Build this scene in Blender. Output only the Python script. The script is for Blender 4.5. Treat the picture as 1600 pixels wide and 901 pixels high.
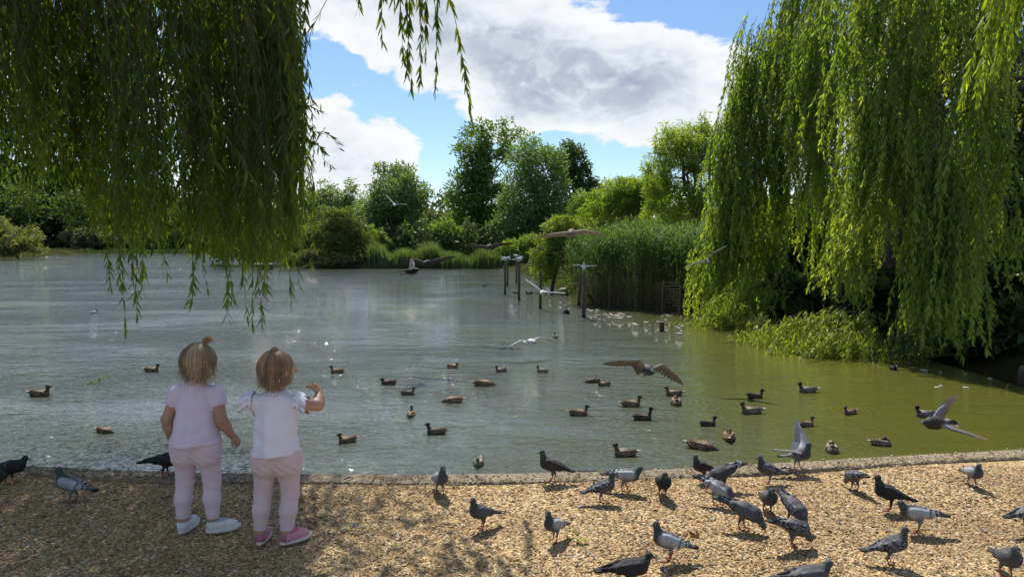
import bpy, math
import numpy as np
from mathutils import Vector
R = math.radians
for o in list(bpy.data.objects): bpy.data.objects.remove(o)
SC = bpy.context.scene
COL = SC.collection

# ------------------------------------------------------------------ camera
F = 1111.1; HOR = 372.0; CH = 1.5; ZW = -0.5
TH = math.atan((450.5 - HOR) / F)
cd = bpy.data.cameras.new('camera'); cam = bpy.data.objects.new('camera', cd); COL.objects.link(cam)
cam.location = (0, 0, CH); cam.rotation_euler = (R(90) - TH, 0, 0)
cd.sensor_width = 36; cd.lens = 25; cd.clip_end = 3000; cd.clip_start = 0.05
SC.camera = cam
def ray(px, py):
    cx = (px - 800) / F; cy = (450.5 - py) / F
    d = np.array([cx, cy * math.sin(TH) + math.cos(TH), cy * math.cos(TH) - math.sin(TH)])
    return d
def at(px, py, Y):
    d = ray(px, py); return np.array([0, 0, CH]) + d * (Y / d[1])
def on(px, py, z=0.0):
    d = ray(px, py); return np.array([0, 0, CH]) + d * ((z - CH) / d[2])

# ------------------------------------------------------------------ sky, sun, exposure
SUN_EL, SUN_AZ = R(57), R(-14)      # azimuth from +Y towards +X
sdir = np.array([math.sin(SUN_AZ) * math.cos(SUN_EL), math.cos(SUN_AZ) * math.cos(SUN_EL), math.sin(SUN_EL)])
class NT:
    def __init__(s, tree): s.t = tree; s.n = tree.nodes; s.l = tree.links
    def new(s, typ, ins=None, **kw):
        nd = s.n.new(typ)
        for k, v in kw.items(): setattr(nd, k, v)
        for k, v in (ins or {}).items():
            if hasattr(v, 'bl_rna') and isinstance(v, bpy.types.NodeSocket): s.l.new(v, nd.inputs[k])
            else: nd.inputs[k].default_value = v
        return nd
    def math(s, op, a, b=0.0, clamp=False):
        return s.new('ShaderNodeMath', {0: a, 1: b}, operation=op, use_clamp=clamp).outputs[0]
    def vec(s, op, a, b=(0, 0, 0)):
        nd = s.new('ShaderNodeVectorMath', {0: a, 1: b}, operation=op)
        return nd.outputs['Value'] if op in ('LENGTH', 'DOT_PRODUCT', 'DISTANCE') else nd.outputs[0]
    def ramp(s, fac, stops, interp='LINEAR'):
        nd = s.new('ShaderNodeValToRGB', {0: fac}); cr = nd.color_ramp; cr.interpolation = interp
        while len(cr.elements) < len(stops): cr.elements.new(0.5)
        for e, (p, c) in zip(cr.elements, stops): e.position = p; e.color = tuple(c) + (1,) if len(c) == 3 else c
        return nd.outputs[0]
    def smooth(s, x, a, b):
        nd = s.new('ShaderNodeMapRange', {0: x, 1: a, 2: b, 3: 0.0, 4: 1.0}, interpolation_type='SMOOTHSTEP'); return nd.outputs[0]
    def noise(s, v, scale, detail=3, rough=.5, dist=0.0, dim='3D'):
        return s.new('ShaderNodeTexNoise', {'Vector': v, 'Scale': scale, 'Detail': detail, 'Roughness': rough, 'Distortion': dist}, noise_dimensions=dim).outputs[0]
    def mix(s, f, a, b):
        nd = s.new('ShaderNodeMix', data_type='RGBA')
        for k, v in ((0, f), (6, a), (7, b)):
            if isinstance(v, bpy.types.NodeSocket): s.l.new(v, nd.inputs[k])
            else: nd.inputs[k].default_value = (tuple(v) + (1,)) if k > 0 and len(v) == 3 else v
        return nd.outputs[2]

W = bpy.data.worlds.new('World'); SC.world = W; W.use_nodes = True
W.cycles.sampling_method = 'MANUAL'; W.cycles.sample_map_resolution = 512
nt = NT(W.node_tree); nt.n.clear()
sky = nt.new('ShaderNodeTexSky', sky_type='NISHITA', sun_disc=False, sun_elevation=SUN_EL, sun_rotation=SUN_AZ,
             altitude=20, air_density=1.0, dust_density=0.1, ozone_density=5.0)
bg_sky = nt.new('ShaderNodeBackground', {0: sky.outputs[0], 1: 0.098})
D = nt.new('ShaderNodeTexCoord').outputs['Generated']
P = nt.vec('MULTIPLY', D, (1.0, 1.0, 1.75))
warp = nt.new('ShaderNodeTexNoise', {'Vector': P, 'Scale': 5.0, 'Detail': 3.0}).outputs[1]
PW = nt.vec('ADD', P, nt.vec('MULTIPLY', nt.vec('SUBTRACT', warp, (.5, .5, .5)), (.16, .16, .16)))
def cloudfield(off):
    p = nt.vec('ADD', PW, off)
    a = nt.noise(p, 3.1, 1, .5); b = nt.noise(p, 7.5, 7, .60)
    return nt.math('ADD', nt.math('MULTIPLY', a, .55), nt.math('MULTIPLY', b, .78))
n0 = cloudfield((0, 0, 0)); n1 = cloudfield((0.0, -.012, .05))
# where the big cumulus stand and where the blue gaps are (directions taken from the photograph)
BL = [(900, 75, .30, .085, .16), (760, 60, .16, .10, .13), (1090, 110, .17, .075, .15), (560, 195, .14, .068, .25), (470, 45, .16, .05, .15),
      (1165, 55, .05, .035, .12), (660, 250, .11, .05, .18), (900, 165, .22, .04, .13), (985, 232, .05, .014, .10),
      (630, 165, .12, .045, -.34), (505, 95, .09, .032, -.30), (705, 222, .05, .035, -.26), (1105, 0, .14, .042, -.36), (1205, 20, .06, .05, -.22),
      (925, 252, .12, .030, -.30), (690, 300, .05, .02, -.15), (1000, 272, .05, .02, -.08)]
bias = None
for (px, py, su, sv, amp) in BL:
    c = ray(px, py); c /= np.linalg.norm(c)
    q = nt.vec('MULTIPLY', nt.vec('SUBTRACT', D, tuple(c)), (1 / su, 1 / max(su, .2), 1 / sv))
    g = nt.math('MULTIPLY', nt.math('EXPONENT', nt.math('MULTIPLY', nt.vec('DOT_PRODUCT', q, q), -.7)), amp)
    bias = g if bias is None else nt.math('ADD', bias, g)
dens = nt.math('SUBTRACT', nt.math('ADD', n0, bias), .697)
alpha = nt.smooth(dens, -.006, .060)
thick = nt.smooth(dens, .06, .50)
lit = nt.smooth(nt.math('SUBTRACT', n0, n1), -.075, .085)
det = nt.noise(PW, 9, 6, .58); det1 = nt.noise(nt.vec('ADD', PW, (.0, -.006, .026)), 9, 6, .58)
relief = nt.smooth(nt.math('SUBTRACT', det1, det), -.09, .12)
shade = nt.math('MULTIPLY', thick, nt.math('SUBTRACT', 1.10, nt.math('MULTIPLY', lit, .75)), clamp=True)
shade = nt.math('ADD', shade, nt.math('MULTIPLY', nt.math('SUBTRACT', relief, .30), nt.math('ADD', .10, nt.math('MULTIPLY', thick, .22))), clamp=True)
ccol = nt.ramp(shade, [(0, (.97, .98, 1.0)), (.25, (.80, .84, .90)), (.6, (.52, .58, .68)), (1, (.38, .44, .55))])
bg_c = nt.new('ShaderNodeBackground', {0: ccol, 1: 0.715})
mx = nt.new('ShaderNodeMixShader', {0: nt.math('MULTIPLY', alpha, .97), 1: bg_sky.outputs[0], 2: bg_c.outputs[0]})
out = nt.new('ShaderNodeOutputWorld', {0: mx.outputs[0]})

sl = bpy.data.lights.new('sun', 'SUN'); sl.energy = 5.0; sl.angle = R(.53); sl.color = (1, .95, .86)
so = bpy.data.objects.new('sun', sl); COL.objects.link(so); so.location = (0, 20, 40)
so.rotation_euler = Vector(sdir).to_track_quat('Z', 'Y').to_euler()
vs = SC.view_settings; vs.view_transform = 'Standard'; vs.look = 'None'; vs.gamma = 1; vs.exposure = 0.50

# ------------------------------------------------------------------ helpers
def tag(o, label=None, cat=None, group=None, kind=None):
    for k, v in (('label', label), ('category', cat), ('group', group), ('kind', kind)):
        if v: o[k] = v
    return o
def link(name, data, parent=None, mat=None, loc=None, rz=None, sc=None):
    o = bpy.data.objects.new(name, data); COL.objects.link(o)
    if mat is not None and not data.materials: data.materials.append(mat)
    if parent is not None: o.parent = parent
    if loc is not None: o.location = tuple(loc)
    if rz is not None: o.rotation_euler = (0, 0, rz)
    if sc is not None: o.scale = (sc, sc, sc) if np.isscalar(sc) else sc
    return o
def empty(name, loc=(0, 0, 0), rz=0):
    return link(name, None, loc=loc, rz=rz)
def mesh_np(name, V, faces, col=None, smooth=False, facemat=None):
    """V (n,3); faces: list of int arrays (m,k); col (n,3) per vertex."""
    V = np.asarray(V, np.float32); fs = [np.asarray(f, np.int32) for f in faces if len(f)]
    me = bpy.data.meshes.new(name)
    me.vertices.add(len(V)); me.vertices.foreach_set('co', V.ravel())
    nl = sum(f.size for f in fs); npoly = sum(len(f) for f in fs)
    me.loops.add(nl); me.loops.foreach_set('vertex_index', np.concatenate([f.ravel() for f in fs]))
    tot = np.concatenate([np.full(len(f), f.shape[1], np.int32) for f in fs])
    me.polygons.add(npoly)
    me.polygons.foreach_set('loop_start', np.concatenate([[0], np.cumsum(tot)[:-1]]).astype(np.int32))
    me.polygons.foreach_set('loop_total', tot)
    me.polygons.foreach_set('use_smooth', np.full(npoly, smooth))
    if facemat is not None: me.polygons.foreach_set('material_index', np.asarray(facemat, np.int32))
    me.update(calc_edges=True); me.validate()
    if col is not None:
        a = me.color_attributes.new('col', 'FLOAT_COLOR', 'POINT')
        c = np.ones((len(V), 4), np.float32); c[:, :3] = col; a.data.foreach_set('color', c.ravel())
    return me
class MB:
    """collects pieces into one mesh"""
    def __init__(s): s.V = []; s.F = {}; s.C = []; s.n = 0
    def add(s, V, faces, col=(.5, .5, .5)):
        V = np.asarray(V, float)
        for f in faces:
            f = np.asarray(f, int)
            if len(f): s.F.setdefault(f.shape[1], []).append(f + s.n)
        c = np.asarray(col, float); s.C.append(np.broadcast_to(c, (len(V), 3)) if c.ndim == 1 else c)
        s.V.append(V); s.n += len(V)
    def tube(s, pts, rad, k=8, col=(.5, .5, .5), cap=True):
        pts = np.asarray(pts, float); n = len(pts); rad = np.broadcast_to(np.asarray(rad, float), (n,))
        t = np.gradient(pts, axis=0); t /= np.linalg.norm(t, axis=1)[:, None] + 1e-12
        ref = np.array([0, 0, 1.]) if abs(t[:, 2]).mean() < .8 else np.array([1., 0, 0])
        u = np.cross(t, ref); u /= np.linalg.norm(u, axis=1)[:, None] + 1e-12; v = np.cross(t, u)
        a = np.arange(k) * 2 * math.pi / k
        V = (pts[:, None] + rad[:, None, None] * (np.cos(a)[None, :, None] * u[:, None] + np.sin(a)[None, :, None] * v[:, None])).reshape(-1, 3)
        i = np.arange(n - 1)[:, None] * k; j = np.arange(k)[None]; j2 = (j + 1) % k
        Q = np.stack([i + j, i + k + j, i + k + j2, i + j2], -1).reshape(-1, 4)
        fs = [Q]
        if cap: fs += [np.arange(k)[None], (np.arange(k)[::-1] + (n - 1) * k)[None]]
        s.add(V, fs, col)
    def box(s, c, d, col=(.5, .5, .5), rot=0):
        c = np.asarray(c, float); d = np.asarray(d, float) / 2
        V = np.array([[x, y, z] for x in (-1, 1) for y in (-1, 1) for z in (-1, 1)]) * d
        if rot: cs, sn = math.cos(rot), math.sin(rot); V = np.stack([V[:, 0] * cs - V[:, 1] * sn, V[:, 0] * sn + V[:, 1] * cs, V[:, 2]], 1)
        s.add(V + c, [[[0, 1, 3, 2], [4, 6, 7, 5], [0, 4, 5, 1], [2, 3, 7, 6], [0, 2, 6, 4], [1, 5, 7, 3]]], col)
    def ball(s, c, r, col=(.5, .5, .5), nu=8, nv=6):
        r = np.broadcast_to(np.asarray(r, float), (3,)); V = []
        for i in range(1, nv):
            for j in range(nu):
                a, b = math.pi * i / nv, 2 * math.pi * j / nu
                V.append([math.sin(a) * math.cos(b), math.sin(a) * math.sin(b), math.cos(a)])
        V += [[0, 0, 1], [0, 0, -1]]; n = len(V) - 2
        Q = [[i * nu + j, (i + 1) * nu + j, (i + 1) * nu + (j + 1) % nu, i * nu + (j + 1) % nu] for i in range(nv - 2) for j in range(nu)]
        T = [[n, j, (j + 1) % nu] for j in range(nu)] + [[n + 1, (nv - 2) * nu + (j + 1) % nu, (nv - 2) * nu + j] for j in range(nu)]
        s.add(np.array(V) * r + np.asarray(c), [Q, T], col)
    def mesh(s, name, smooth=False):
        return mesh_np(name, np.concatenate(s.V), [np.concatenate(f) for f in s.F.values()], np.concatenate(s.C), smooth)

# ------------------------------------------------------------------ materials
def new_mat(name):
    m = bpy.data.materials.new(name); m.use_nodes = True; t = NT(m.node_tree); t.n.clear(); return m, t
def finish(t, sh): t.new('ShaderNodeOutputMaterial', {0: sh})
def attr_col(t): return t.new('ShaderNodeAttribute', attribute_name='col').outputs[0]
def obj_co(t): return t.new('ShaderNodeTexCoord').outputs['Object']
def leaf_mat(name, trans=.5, gloss=.08, tint=(1.25, 1.35, .55), rough=.45):
    m, t = new_mat(name); c = attr_col(t)
    d = t.new('ShaderNodeBsdfDiffuse', {0: c})
    tr = t.new('ShaderNodeBsdfTranslucent', {0: t.vec('MULTIPLY', c, tint)})
    g = t.new('ShaderNodeBsdfGlossy', {0: (.8, .85, .8, 1), 'Roughness': rough})
    a = t.new('ShaderNodeMixShader', {0: trans, 1: d.outputs[0], 2: tr.outputs[0]})
    b = t.new('ShaderNodeMixShader', {0: gloss, 1: a.outputs[0], 2: g.outputs[0]}); finish(t, b.outputs[0]); return m
def col_mat(name, rough=.7, nscale=60, amt=.35, bump=.2, bscale=None, sheen=0.0, spec=.4, bdist=.004):
    m, t = new_mat(name); c = attr_col(t); o = obj_co(t)
    n = t.noise(o, nscale, 5, .6)
    f = t.math('ADD', 1 - amt / 2 * 1.0, t.math('MULTIPLY', t.math('SUBTRACT', n, .5), amt * 2.4))
    b = t.new('ShaderNodeBump', {'Strength': bump, 'Distance': bdist, 'Height': t.noise(o, bscale or nscale * 2, 4, .6)})
    p = t.new('ShaderNodeBsdfPrincipled', {'Base Color': t.vec('SCALE', c) if False else t.vec('MULTIPLY', c, t.new('ShaderNodeCombineXYZ', {0: f, 1: f, 2: f}).outputs[0]),
              'Roughness': rough, 'Normal': b.outputs[0], 'Specular IOR Level': spec, 'Sheen Weight': sheen})
    finish(t, p.outputs[0]); return m
M_LEAFN = leaf_mat('willow_leaf_near', .6, .03, (2.2, 2.0, .4), .5)
M_LEAFW = leaf_mat('willow_leaf', .62, .03, (1.6, 1.75, .5))
M_LEAFF = leaf_mat('tree_leaf', .48, .035, (1.4, 1.35, .55))
M_REED = leaf_mat('reed_leaf', .45, .03, (1.3, 1.4, .5), .55)
M_BARK = col_mat('bark', .9, 14, .7, .8, 30, bdist=.02)
M_WOOD = col_mat('weathered_wood', .9, 25, .6, .6, 60, bdist=.01)
M_FEATHER = col_mat('feathers', .62, 90, .45, .45, 160, spec=.15)
M_STONE = col_mat('pebble', .75, 120, .3, .3, 200, spec=.35)
M_SKIN = col_mat('skin', .5, 40, .08, .05, 200)
M_CLOTH = col_mat('cotton', .85, 30, .06, .25, 700, sheen=.15, spec=.2, bdist=.001)
M_HAIR = col_mat('hair', .45, 60, .25, .1, 200, spec=.4)
M_SHOE = col_mat('shoe', .6, 60, .12, .1, 200)
M_FLOAT = col_mat('floating_scum', .9, 20, .4, .2, 40)
rng = np.random.default_rng(7)

# ------------------------------------------------------------------ setting: ground, water, gravel, kerb
def sstep(x): x = np.clip(x, 0, 1); return x * x * (3 - 2 * x)
KP = [(-700, 700), (-300, 714), (0, 728), (240, 736), (475, 740.5), (600, 742), (740, 741), (850, 739), (1000, 736.5), (1100, 732.5), (1250, 719), (1400, 711.5), (1600, 702.5), (1800, 694), (2200, 678)]
kw = np.array([on(a, b, 0.0)[:2] for a, b in KP])
kx = np.linspace(kw[0, 0], kw[-1, 0], 60)
kc = np.polynomial.Polynomial.fit(kw[:, 0], kw[:, 1], 6)
def kerb_y(x): return kc(np.clip(x, kw[0, 0], kw[-1, 0]))
POND = [(-12, 4.6), (-6, 4.55), (-2, 4.3), (1, 4.25), (4, 4.5), (8.5, 4.9), (9.3, 6.2), (9.2, 8.4), (8.6, 10.6), (7.6, 13.0), (6.0, 16.0), (5.2, 17.8), (4.7, 18.8), (1.98, 20.8), (1.5, 26.8), (.9, 32.7),
        (0, 45), (-4.2, 46.5), (-8.9, 46.5), (-14.2, 48), (-19, 57), (-39, 92), (-58, 100), (-49, 74), (-55, 66), (-75, 60), (-60, 25), (-30, 8)]
PP = np.array(POND, float)
def pond_sd(x, y):
    p = np.stack([x, y], -1)[..., None, :]; a = PP; b = np.roll(PP, -1, 0); e = b - a
    w = p - a; tt = np.clip((w * e).sum(-1) / (e * e).sum(-1), 0, 1)
    d = np.sqrt(((w - e * tt[..., None]) ** 2).sum(-1)).min(-1)
    c1 = (a[:, 1] <= p[..., 1]) != (b[:, 1] <= p[..., 1])
    xi = a[:, 0] + (p[..., 1] - a[:, 1]) / np.where(e[:, 1] == 0, 1e-9, e[:, 1]) * e[:, 0]
    ins = (c1 & (p[..., 0] < xi)).sum(-1) % 2 == 1
    return np.where(ins, -d, d)
def ground_z(x, y):
    x = np.asarray(x, float); y = np.asarray(y, float); s = pond_sd(x, y)
    return np.where(s < 0, ZW - .1 - np.minimum(1.0, -s * .4), ZW - .1 + .55 * sstep(s / 1.3)) + np.where(s > 1, .05 * np.sin(x * .7) * np.cos(y * .6), 0) * (y > 6)
gx = np.unique(np.concatenate([np.linspace(-900, -90, 14), np.arange(-90, -20, 3.), np.arange(-20, 16, .6), np.arange(16, 60, 4.), np.linspace(60, 900, 14)]))
gy = np.unique(np.concatenate([np.linspace(-60, -4, 8), np.arange(-4, 30, .6), np.arange(30, 110, 2.), np.linspace(110, 1500, 16)]))
X, Y = np.meshgrid(gx, gy); Z = ground_z(X, Y)
def grid_faces(ny, nx):
    i = np.arange(ny - 1)[:, None] * nx; j = np.arange(nx - 1)[None]
    return np.stack([i + j, i + j + 1, i + nx + j + 1, i + nx + j], -1).reshape(-1, 4)
m, t = new_mat('earth_and_grass'); o = obj_co(t)
c = t.ramp(t.noise(o, .35, 6, .6), [(.35, (.030, .024, .015)), (.5, (.032, .034, .013)), (.65, (.04, .056, .017))])
b = t.new('ShaderNodeBump', {'Strength': .7, 'Distance': .08, 'Height': t.noise(o, 6, 6, .65)})
finish(t, t.new('ShaderNodeBsdfPrincipled', {'Base Color': c, 'Roughness': .95, 'Normal': b.outputs[0], 'Specular IOR Level': 0.0}).outputs[0])
tag(link('ground', mesh_np('ground', np.stack([X, Y, Z], -1).reshape(-1, 3), [grid_faces(*X.shape)], smooth=True), mat=m), kind='structure')

m, t = new_mat('pond_water'); o = obj_co(t)
sp = t.new('ShaderNodeSeparateXYZ', {0: o})
lee = t.smooth(t.math('SUBTRACT', sp.outputs[0], t.math('MULTIPLY', sp.outputs[1], .12)), -1.5, 3.6)  # sheltered water beside the willows
wind = t.noise(t.vec('MULTIPLY', o, (.45, 1, 1)), .38, 4, .6)
o1 = t.vec('MULTIPLY', o, (1.0, 2.3, 1)); 
w1 = t.noise(o1, 3.4, 3, .55, .6); w2 = t.noise(t.vec('ADD', o1, (7, 3, 0)), 13, 2, .5, .4); w3 = t.noise(o1, 1.1, 2, .5)
hgt = t.math('ADD', t.math('ADD', t.math('MULTIPLY', w1, .55), t.math('MULTIPLY', w2, .30)), t.math('MULTIPLY', w3, .5))
amp = t.math('MULTIPLY', t.math('SUBTRACT', 1.0, t.math('MULTIPLY', lee, .72)), t.math('ADD', .35, t.math('MULTIPLY', t.smooth(wind, .35, .65), 1.25)))
hw = t.math('MULTIPLY', hgt, t.math('MULTIPLY', amp, .072))
wob = t.math('MULTIPLY', w1, .25)
for k, (px, py) in enumerate([(62, 618), (163, 675), (543, 690), (642, 649), (682, 677), (709, 628), (748, 725), (904, 648), (935, 599), (977, 711), (1004, 655), (1056, 628), (1094, 700), (1139, 686), (1174, 645), (1262, 612), (1299, 704), (1377, 695), (1328, 646)]):
    c = on(px, py, ZW); r = t.math('ADD', t.vec('DISTANCE', o, tuple(c)), wob); ph = t.math('SINE', t.math('MULTIPLY', r, 52.0 + 9 * (k % 4)))
    hw = t.math('ADD', hw, t.math('MULTIPLY', ph, t.math('MULTIPLY', t.math('EXPONENT', t.math('MULTIPLY', r, -3.2)), .0042)))
b = t.new('ShaderNodeBump', {'Strength': 1.0, 'Distance': 1.0, 'Height': hw})
wc = t.mix(lee, (.070, .080, .064), t.mix(t.noise(o, .5, 4, .5), (.074, .078, .016), (.094, .095, .020)))  # grey on the open side paints in sky reflection; green murk near the willows
finish(t, t.new('ShaderNodeBsdfPrincipled', {'Base Color': wc, 'Roughness': .012, 'IOR': 1.55, 'Normal': b.outputs[0], 'Specular IOR Level': .5}).outputs[0])
yy = kerb_y(kx) + .0
V = [(x, y + .02, ZW) for x, y in zip(kx, yy)] + [(x, 12.0, ZW) for x in kx]
n = len(kx)
V2 = [(-110, 12, ZW), (14, 12, ZW), (14, 115, ZW), (-110, 115, ZW), (kx[0], 12, ZW), (-110, kerb_y(kx[0]), ZW)]
Fq = [[i, i + 1, n + i + 1, n + i] for i in range(n - 1)]
Vw = np.array(V + [(-110, 12, ZW), (-110, 115, ZW), (14, 115, ZW), (14, 12, ZW), (-110, V[0][1], ZW)])
k = 2 * n
me = mesh_np('water', Vw, [Fq, [[k + 4, 0, n, k]], [[k] + list(range(n, 2 * n)) + [k + 3, k + 2, k + 1]]])
tag(link('water', me, mat=m), kind='structure')

m, t = new_mat('gravel_bed'); o = obj_co(t)
v = t.new('ShaderNodeTexVoronoi', {'Vector': o, 'Scale': 85.0}); cc = v.outputs['Color']
c = t.ramp(t.new('ShaderNodeSeparateXYZ', {0: cc}).outputs[0], [(0, (.16, .10, .045)), (.4, (.34, .22, .095)), (.75, (.50, .35, .16)), (1, (.62, .49, .29))])
c = t.mix(t.smooth(t.noise(o, 1.3, 4, .6), .4, .7), c, t.vec('MULTIPLY', c, (.6, .55, .5)))
b = t.new('ShaderNodeBump', {'Strength': .9, 'Distance': .012, 'Height': v.outputs['Distance']}, invert=True)
finish(t, t.new('ShaderNodeBsdfPrincipled', {'Base Color': c, 'Roughness': .9, 'Normal': b.outputs[0]}).outputs[0])
gxs = np.linspace(-9, 9, 90); gys = np.linspace(0, 1, 40)
GX, GT = np.meshgrid(gxs, gys); GY = -3 + (kerb_y(GX) - .17 + 3) * GT
def gravel_z(x, y): return .006 * np.sin(3.1 * x + 1.3 * y) + .007 * np.sin(2.3 * y * 2 - x * 1.7) - .004
tag(link('gravel_path', mesh_np('gravel_path', np.stack([GX, GY, gravel_z(GX, GY)], -1).reshape(-1, 3), [grid_faces(*GX.shape)], smooth=True), mat=m), kind='structure')
# loose stone chips
N = 44000
y_ = rng.uniform(2.55, 4.62, N * 2); x_ = rng.uniform(-1, 1, N * 2) * (.78 * y_ + .25)
ok = (y_ < kerb_y(x_) - .165 + rng.normal(0, .012, N * 2)); keep = ok
x_, y_ = x_[keep][:N], y_[keep][:N]; N = len(x_)
sz = .0038 + .0064 * rng.random(N) ** 2.2 + .004 * (rng.random(N) > .97)
sc3 = np.stack([sz * rng.uniform(.9, 1.7, N), sz * rng.uniform(.7, 1.2, N), sz * rng.uniform(.4, .8, N)], 1)
T0 = np.array([[1, 0, 0], [0, 1, 0], [-1, 0, 0], [0, -1, 0], [.1, .1, 1], [0, 0, -1], ], float)
VV = T0[None] + rng.normal(0, .22, (N, 6, 3)); VV *= sc3[:, None]
an = rng.uniform(0, 2 * math.pi, N); tl = rng.normal(0, .28, N)
ca, sa = np.cos(an)[:, None], np.sin(an)[:, None]; ct, st = np.cos(tl)[:, None], np.sin(tl)[:, None]
x1 = VV[..., 0] * ct - VV[..., 2] * st; z1 = VV[..., 0] * st + VV[..., 2] * ct
VV = np.stack([x1 * ca - VV[..., 1] * sa + x_[:, None], x1 * sa + VV[..., 1] * ca + y_[:, None], z1 + (gravel_z(x_, y_) + sc3[:, 2] * .45)[:, None]], -1)
Ft = np.array([[0, 1, 4], [1, 2, 4], [2, 3, 4], [3, 0, 4], [1, 0, 5], [2, 1, 5], [3, 2, 5], [0, 3, 5]])
pal = np.array([[.40, .27, .12], [.50, .37, .19], [.30, .19, .085], [.58, .47, .30], [.22, .145, .07], [.66, .57, .42], [.30, .26, .20], [.44, .28, .12]])
ci = rng.choice(len(pal), N, p=[.25, .2, .17, .12, .1, .05, .04, .07]); cst = pal[ci] * np.array([.99, .98, .97]) * rng.uniform(.75, 1.15, (N, 1))
me = mesh_np('gravel', VV.reshape(-1, 3), [(np.arange(N)[:, None, None] * 6 + Ft).reshape(-1, 3)], np.repeat(cst, 6, 0))
tag(link('gravel', me, mat=M_STONE), 'loose golden flint chips covering the path', 'gravel', kind='stuff')

Nk = 2400; xk = rng.uniform(-4.3, 4.6, Nk); ak = rng.random(Nk) ** 2.4 * .16; yk = kerb_y(xk) - .17 + ak; sk = rng.uniform(.003, .009, Nk); VK = (T0[None] + rng.normal(0, .22, (Nk, 6, 3))) * (sk[:, None] * [1.3, 1, .6])[:, None] + np.stack([xk, yk, .013 + sk * .3], 1)[:, None]
me = mesh_np('kerb_grit', VK.reshape(-1, 3), [(np.arange(Nk)[:, None, None] * 6 + Ft).reshape(-1, 3)], np.repeat(pal[rng.choice(len(pal), Nk)] * rng.uniform(.3, 1.0, (Nk, 1)), 6, 0)); tag(link('kerb_grit', me, mat=M_STONE), 'stray chips and crumbs lying on the kerb', 'gravel', kind='stuff')
# kerb of flat stone slabs along the water
kerb = tag(empty('kerb', (0, 0, 0)), kind='structure')
ke = [-8.6, -7.4, -6.2, -5.0, -3.9, -2.75, -1.72, -.86, .42, 1.6, 2.62, 3.7, 4.8, 5.9, 7.0, 8.2]
for i in range(len(ke) - 1):
    xs = np.linspace(ke[i] + .004, ke[i + 1] - .004, 7); yb = kerb_y(xs); r_ = np.random.default_rng(i)
    dz = r_.normal(0, .0035)
    prof = [(-.175, -.75), (-.175, .002), (-.165, .010), (-.012, .010), (0.0, .0), (0.0, -.75)]
    V = []
    for j, (x, y) in enumerate(zip(xs, yb)):
        for (a, zz) in prof: V.append((x + r_.normal(0, .0015), y + a + r_.normal(0, .0025), zz + dz + r_.normal(0, .0015)))
    k = len(prof); Q = [[j * k + q, (j + 1) * k + q, (j + 1) * k + (q + 1) % k, j * k + (q + 1) % k] for j in range(6) for q in range(k)]
    me = mesh_np('kerb_stone', V, [Q, [list(range(k)), [6 * k + q for q in range(k)][::-1]]], np.tile(np.array([.27, .215, .14]) * r_.uniform(.85, 1.12), (len(V), 1)))
    link('kerb_stone', me, kerb, M_KERB if 'M_KERB' in globals() else globals().setdefault('M_KERB', col_mat('kerb_stone', .9, 18, .5, .5, 90, bdist=.006)))

# ------------------------------------------------------------------ vegetation
def unit(v): return v / (np.linalg.norm(v, axis=-1, keepdims=True) + 1e-9)
def leaves(P, Dr, L, Wd, rg, bend=0.0, six=False):
    """flat pointed leaves: P base (n,3), Dr direction, L length, Wd width"""
    n = len(P); side = unit(np.cross(Dr, unit(rg.normal(size=(n, 3))))); nrm = np.cross(side, Dr)
    L = np.broadcast_to(L, (n,))[:, None]; Wd = np.broadcast_to(Wd, (n,))[:, None]
    if not six:
        V = np.stack([P, P + Dr * L * .45 + side * Wd / 2, P + Dr * L + nrm * L * bend, P + Dr * L * .45 - side * Wd / 2], 1)
        return V.reshape(-1, 3), (np.arange(n)[:, None] * 4 + np.arange(4)), 4
    b = nrm * L * bend
    V = np.stack([P, P + Dr * L * .3 + side * Wd / 2 + b * .25, P + Dr * L * .65 + side * Wd * .36 + b * .6, P + Dr * L * .98 + b * 1.25,
                  P + Dr * L * .65 - side * Wd * .36 + b * .6, P + Dr * L * .3 - side * Wd / 2 + b * .25], 1)
    i = np.arange(n)[:, None] * 6
    return V.reshape(-1, 3), np.concatenate([i + [0, 1, 2, 5], i + [5, 2, 4, 4][:3] + [0] if False else i + [5, 2, 3, 4]], 0), 6
def limb(mb, a, b, r0, r1, rg, n=6, wob=.06, k=7, col=(.10, .08, .06), arch=0.0):
    a = np.asarray(a, float); b = np.asarray(b, float); s = np.linspace(0, 1, n)[:, None]
    p = a + (b - a) * s; p[1:-1] += rg.normal(0, wob, (n - 2, 3)) * np.linalg.norm(b - a)
    p[:, 2] += arch * np.sin(s[:, 0] * math.pi)
    mb.tube(p, np.linspace(r0, r1, n), k, np.array(col)); return p

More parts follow.
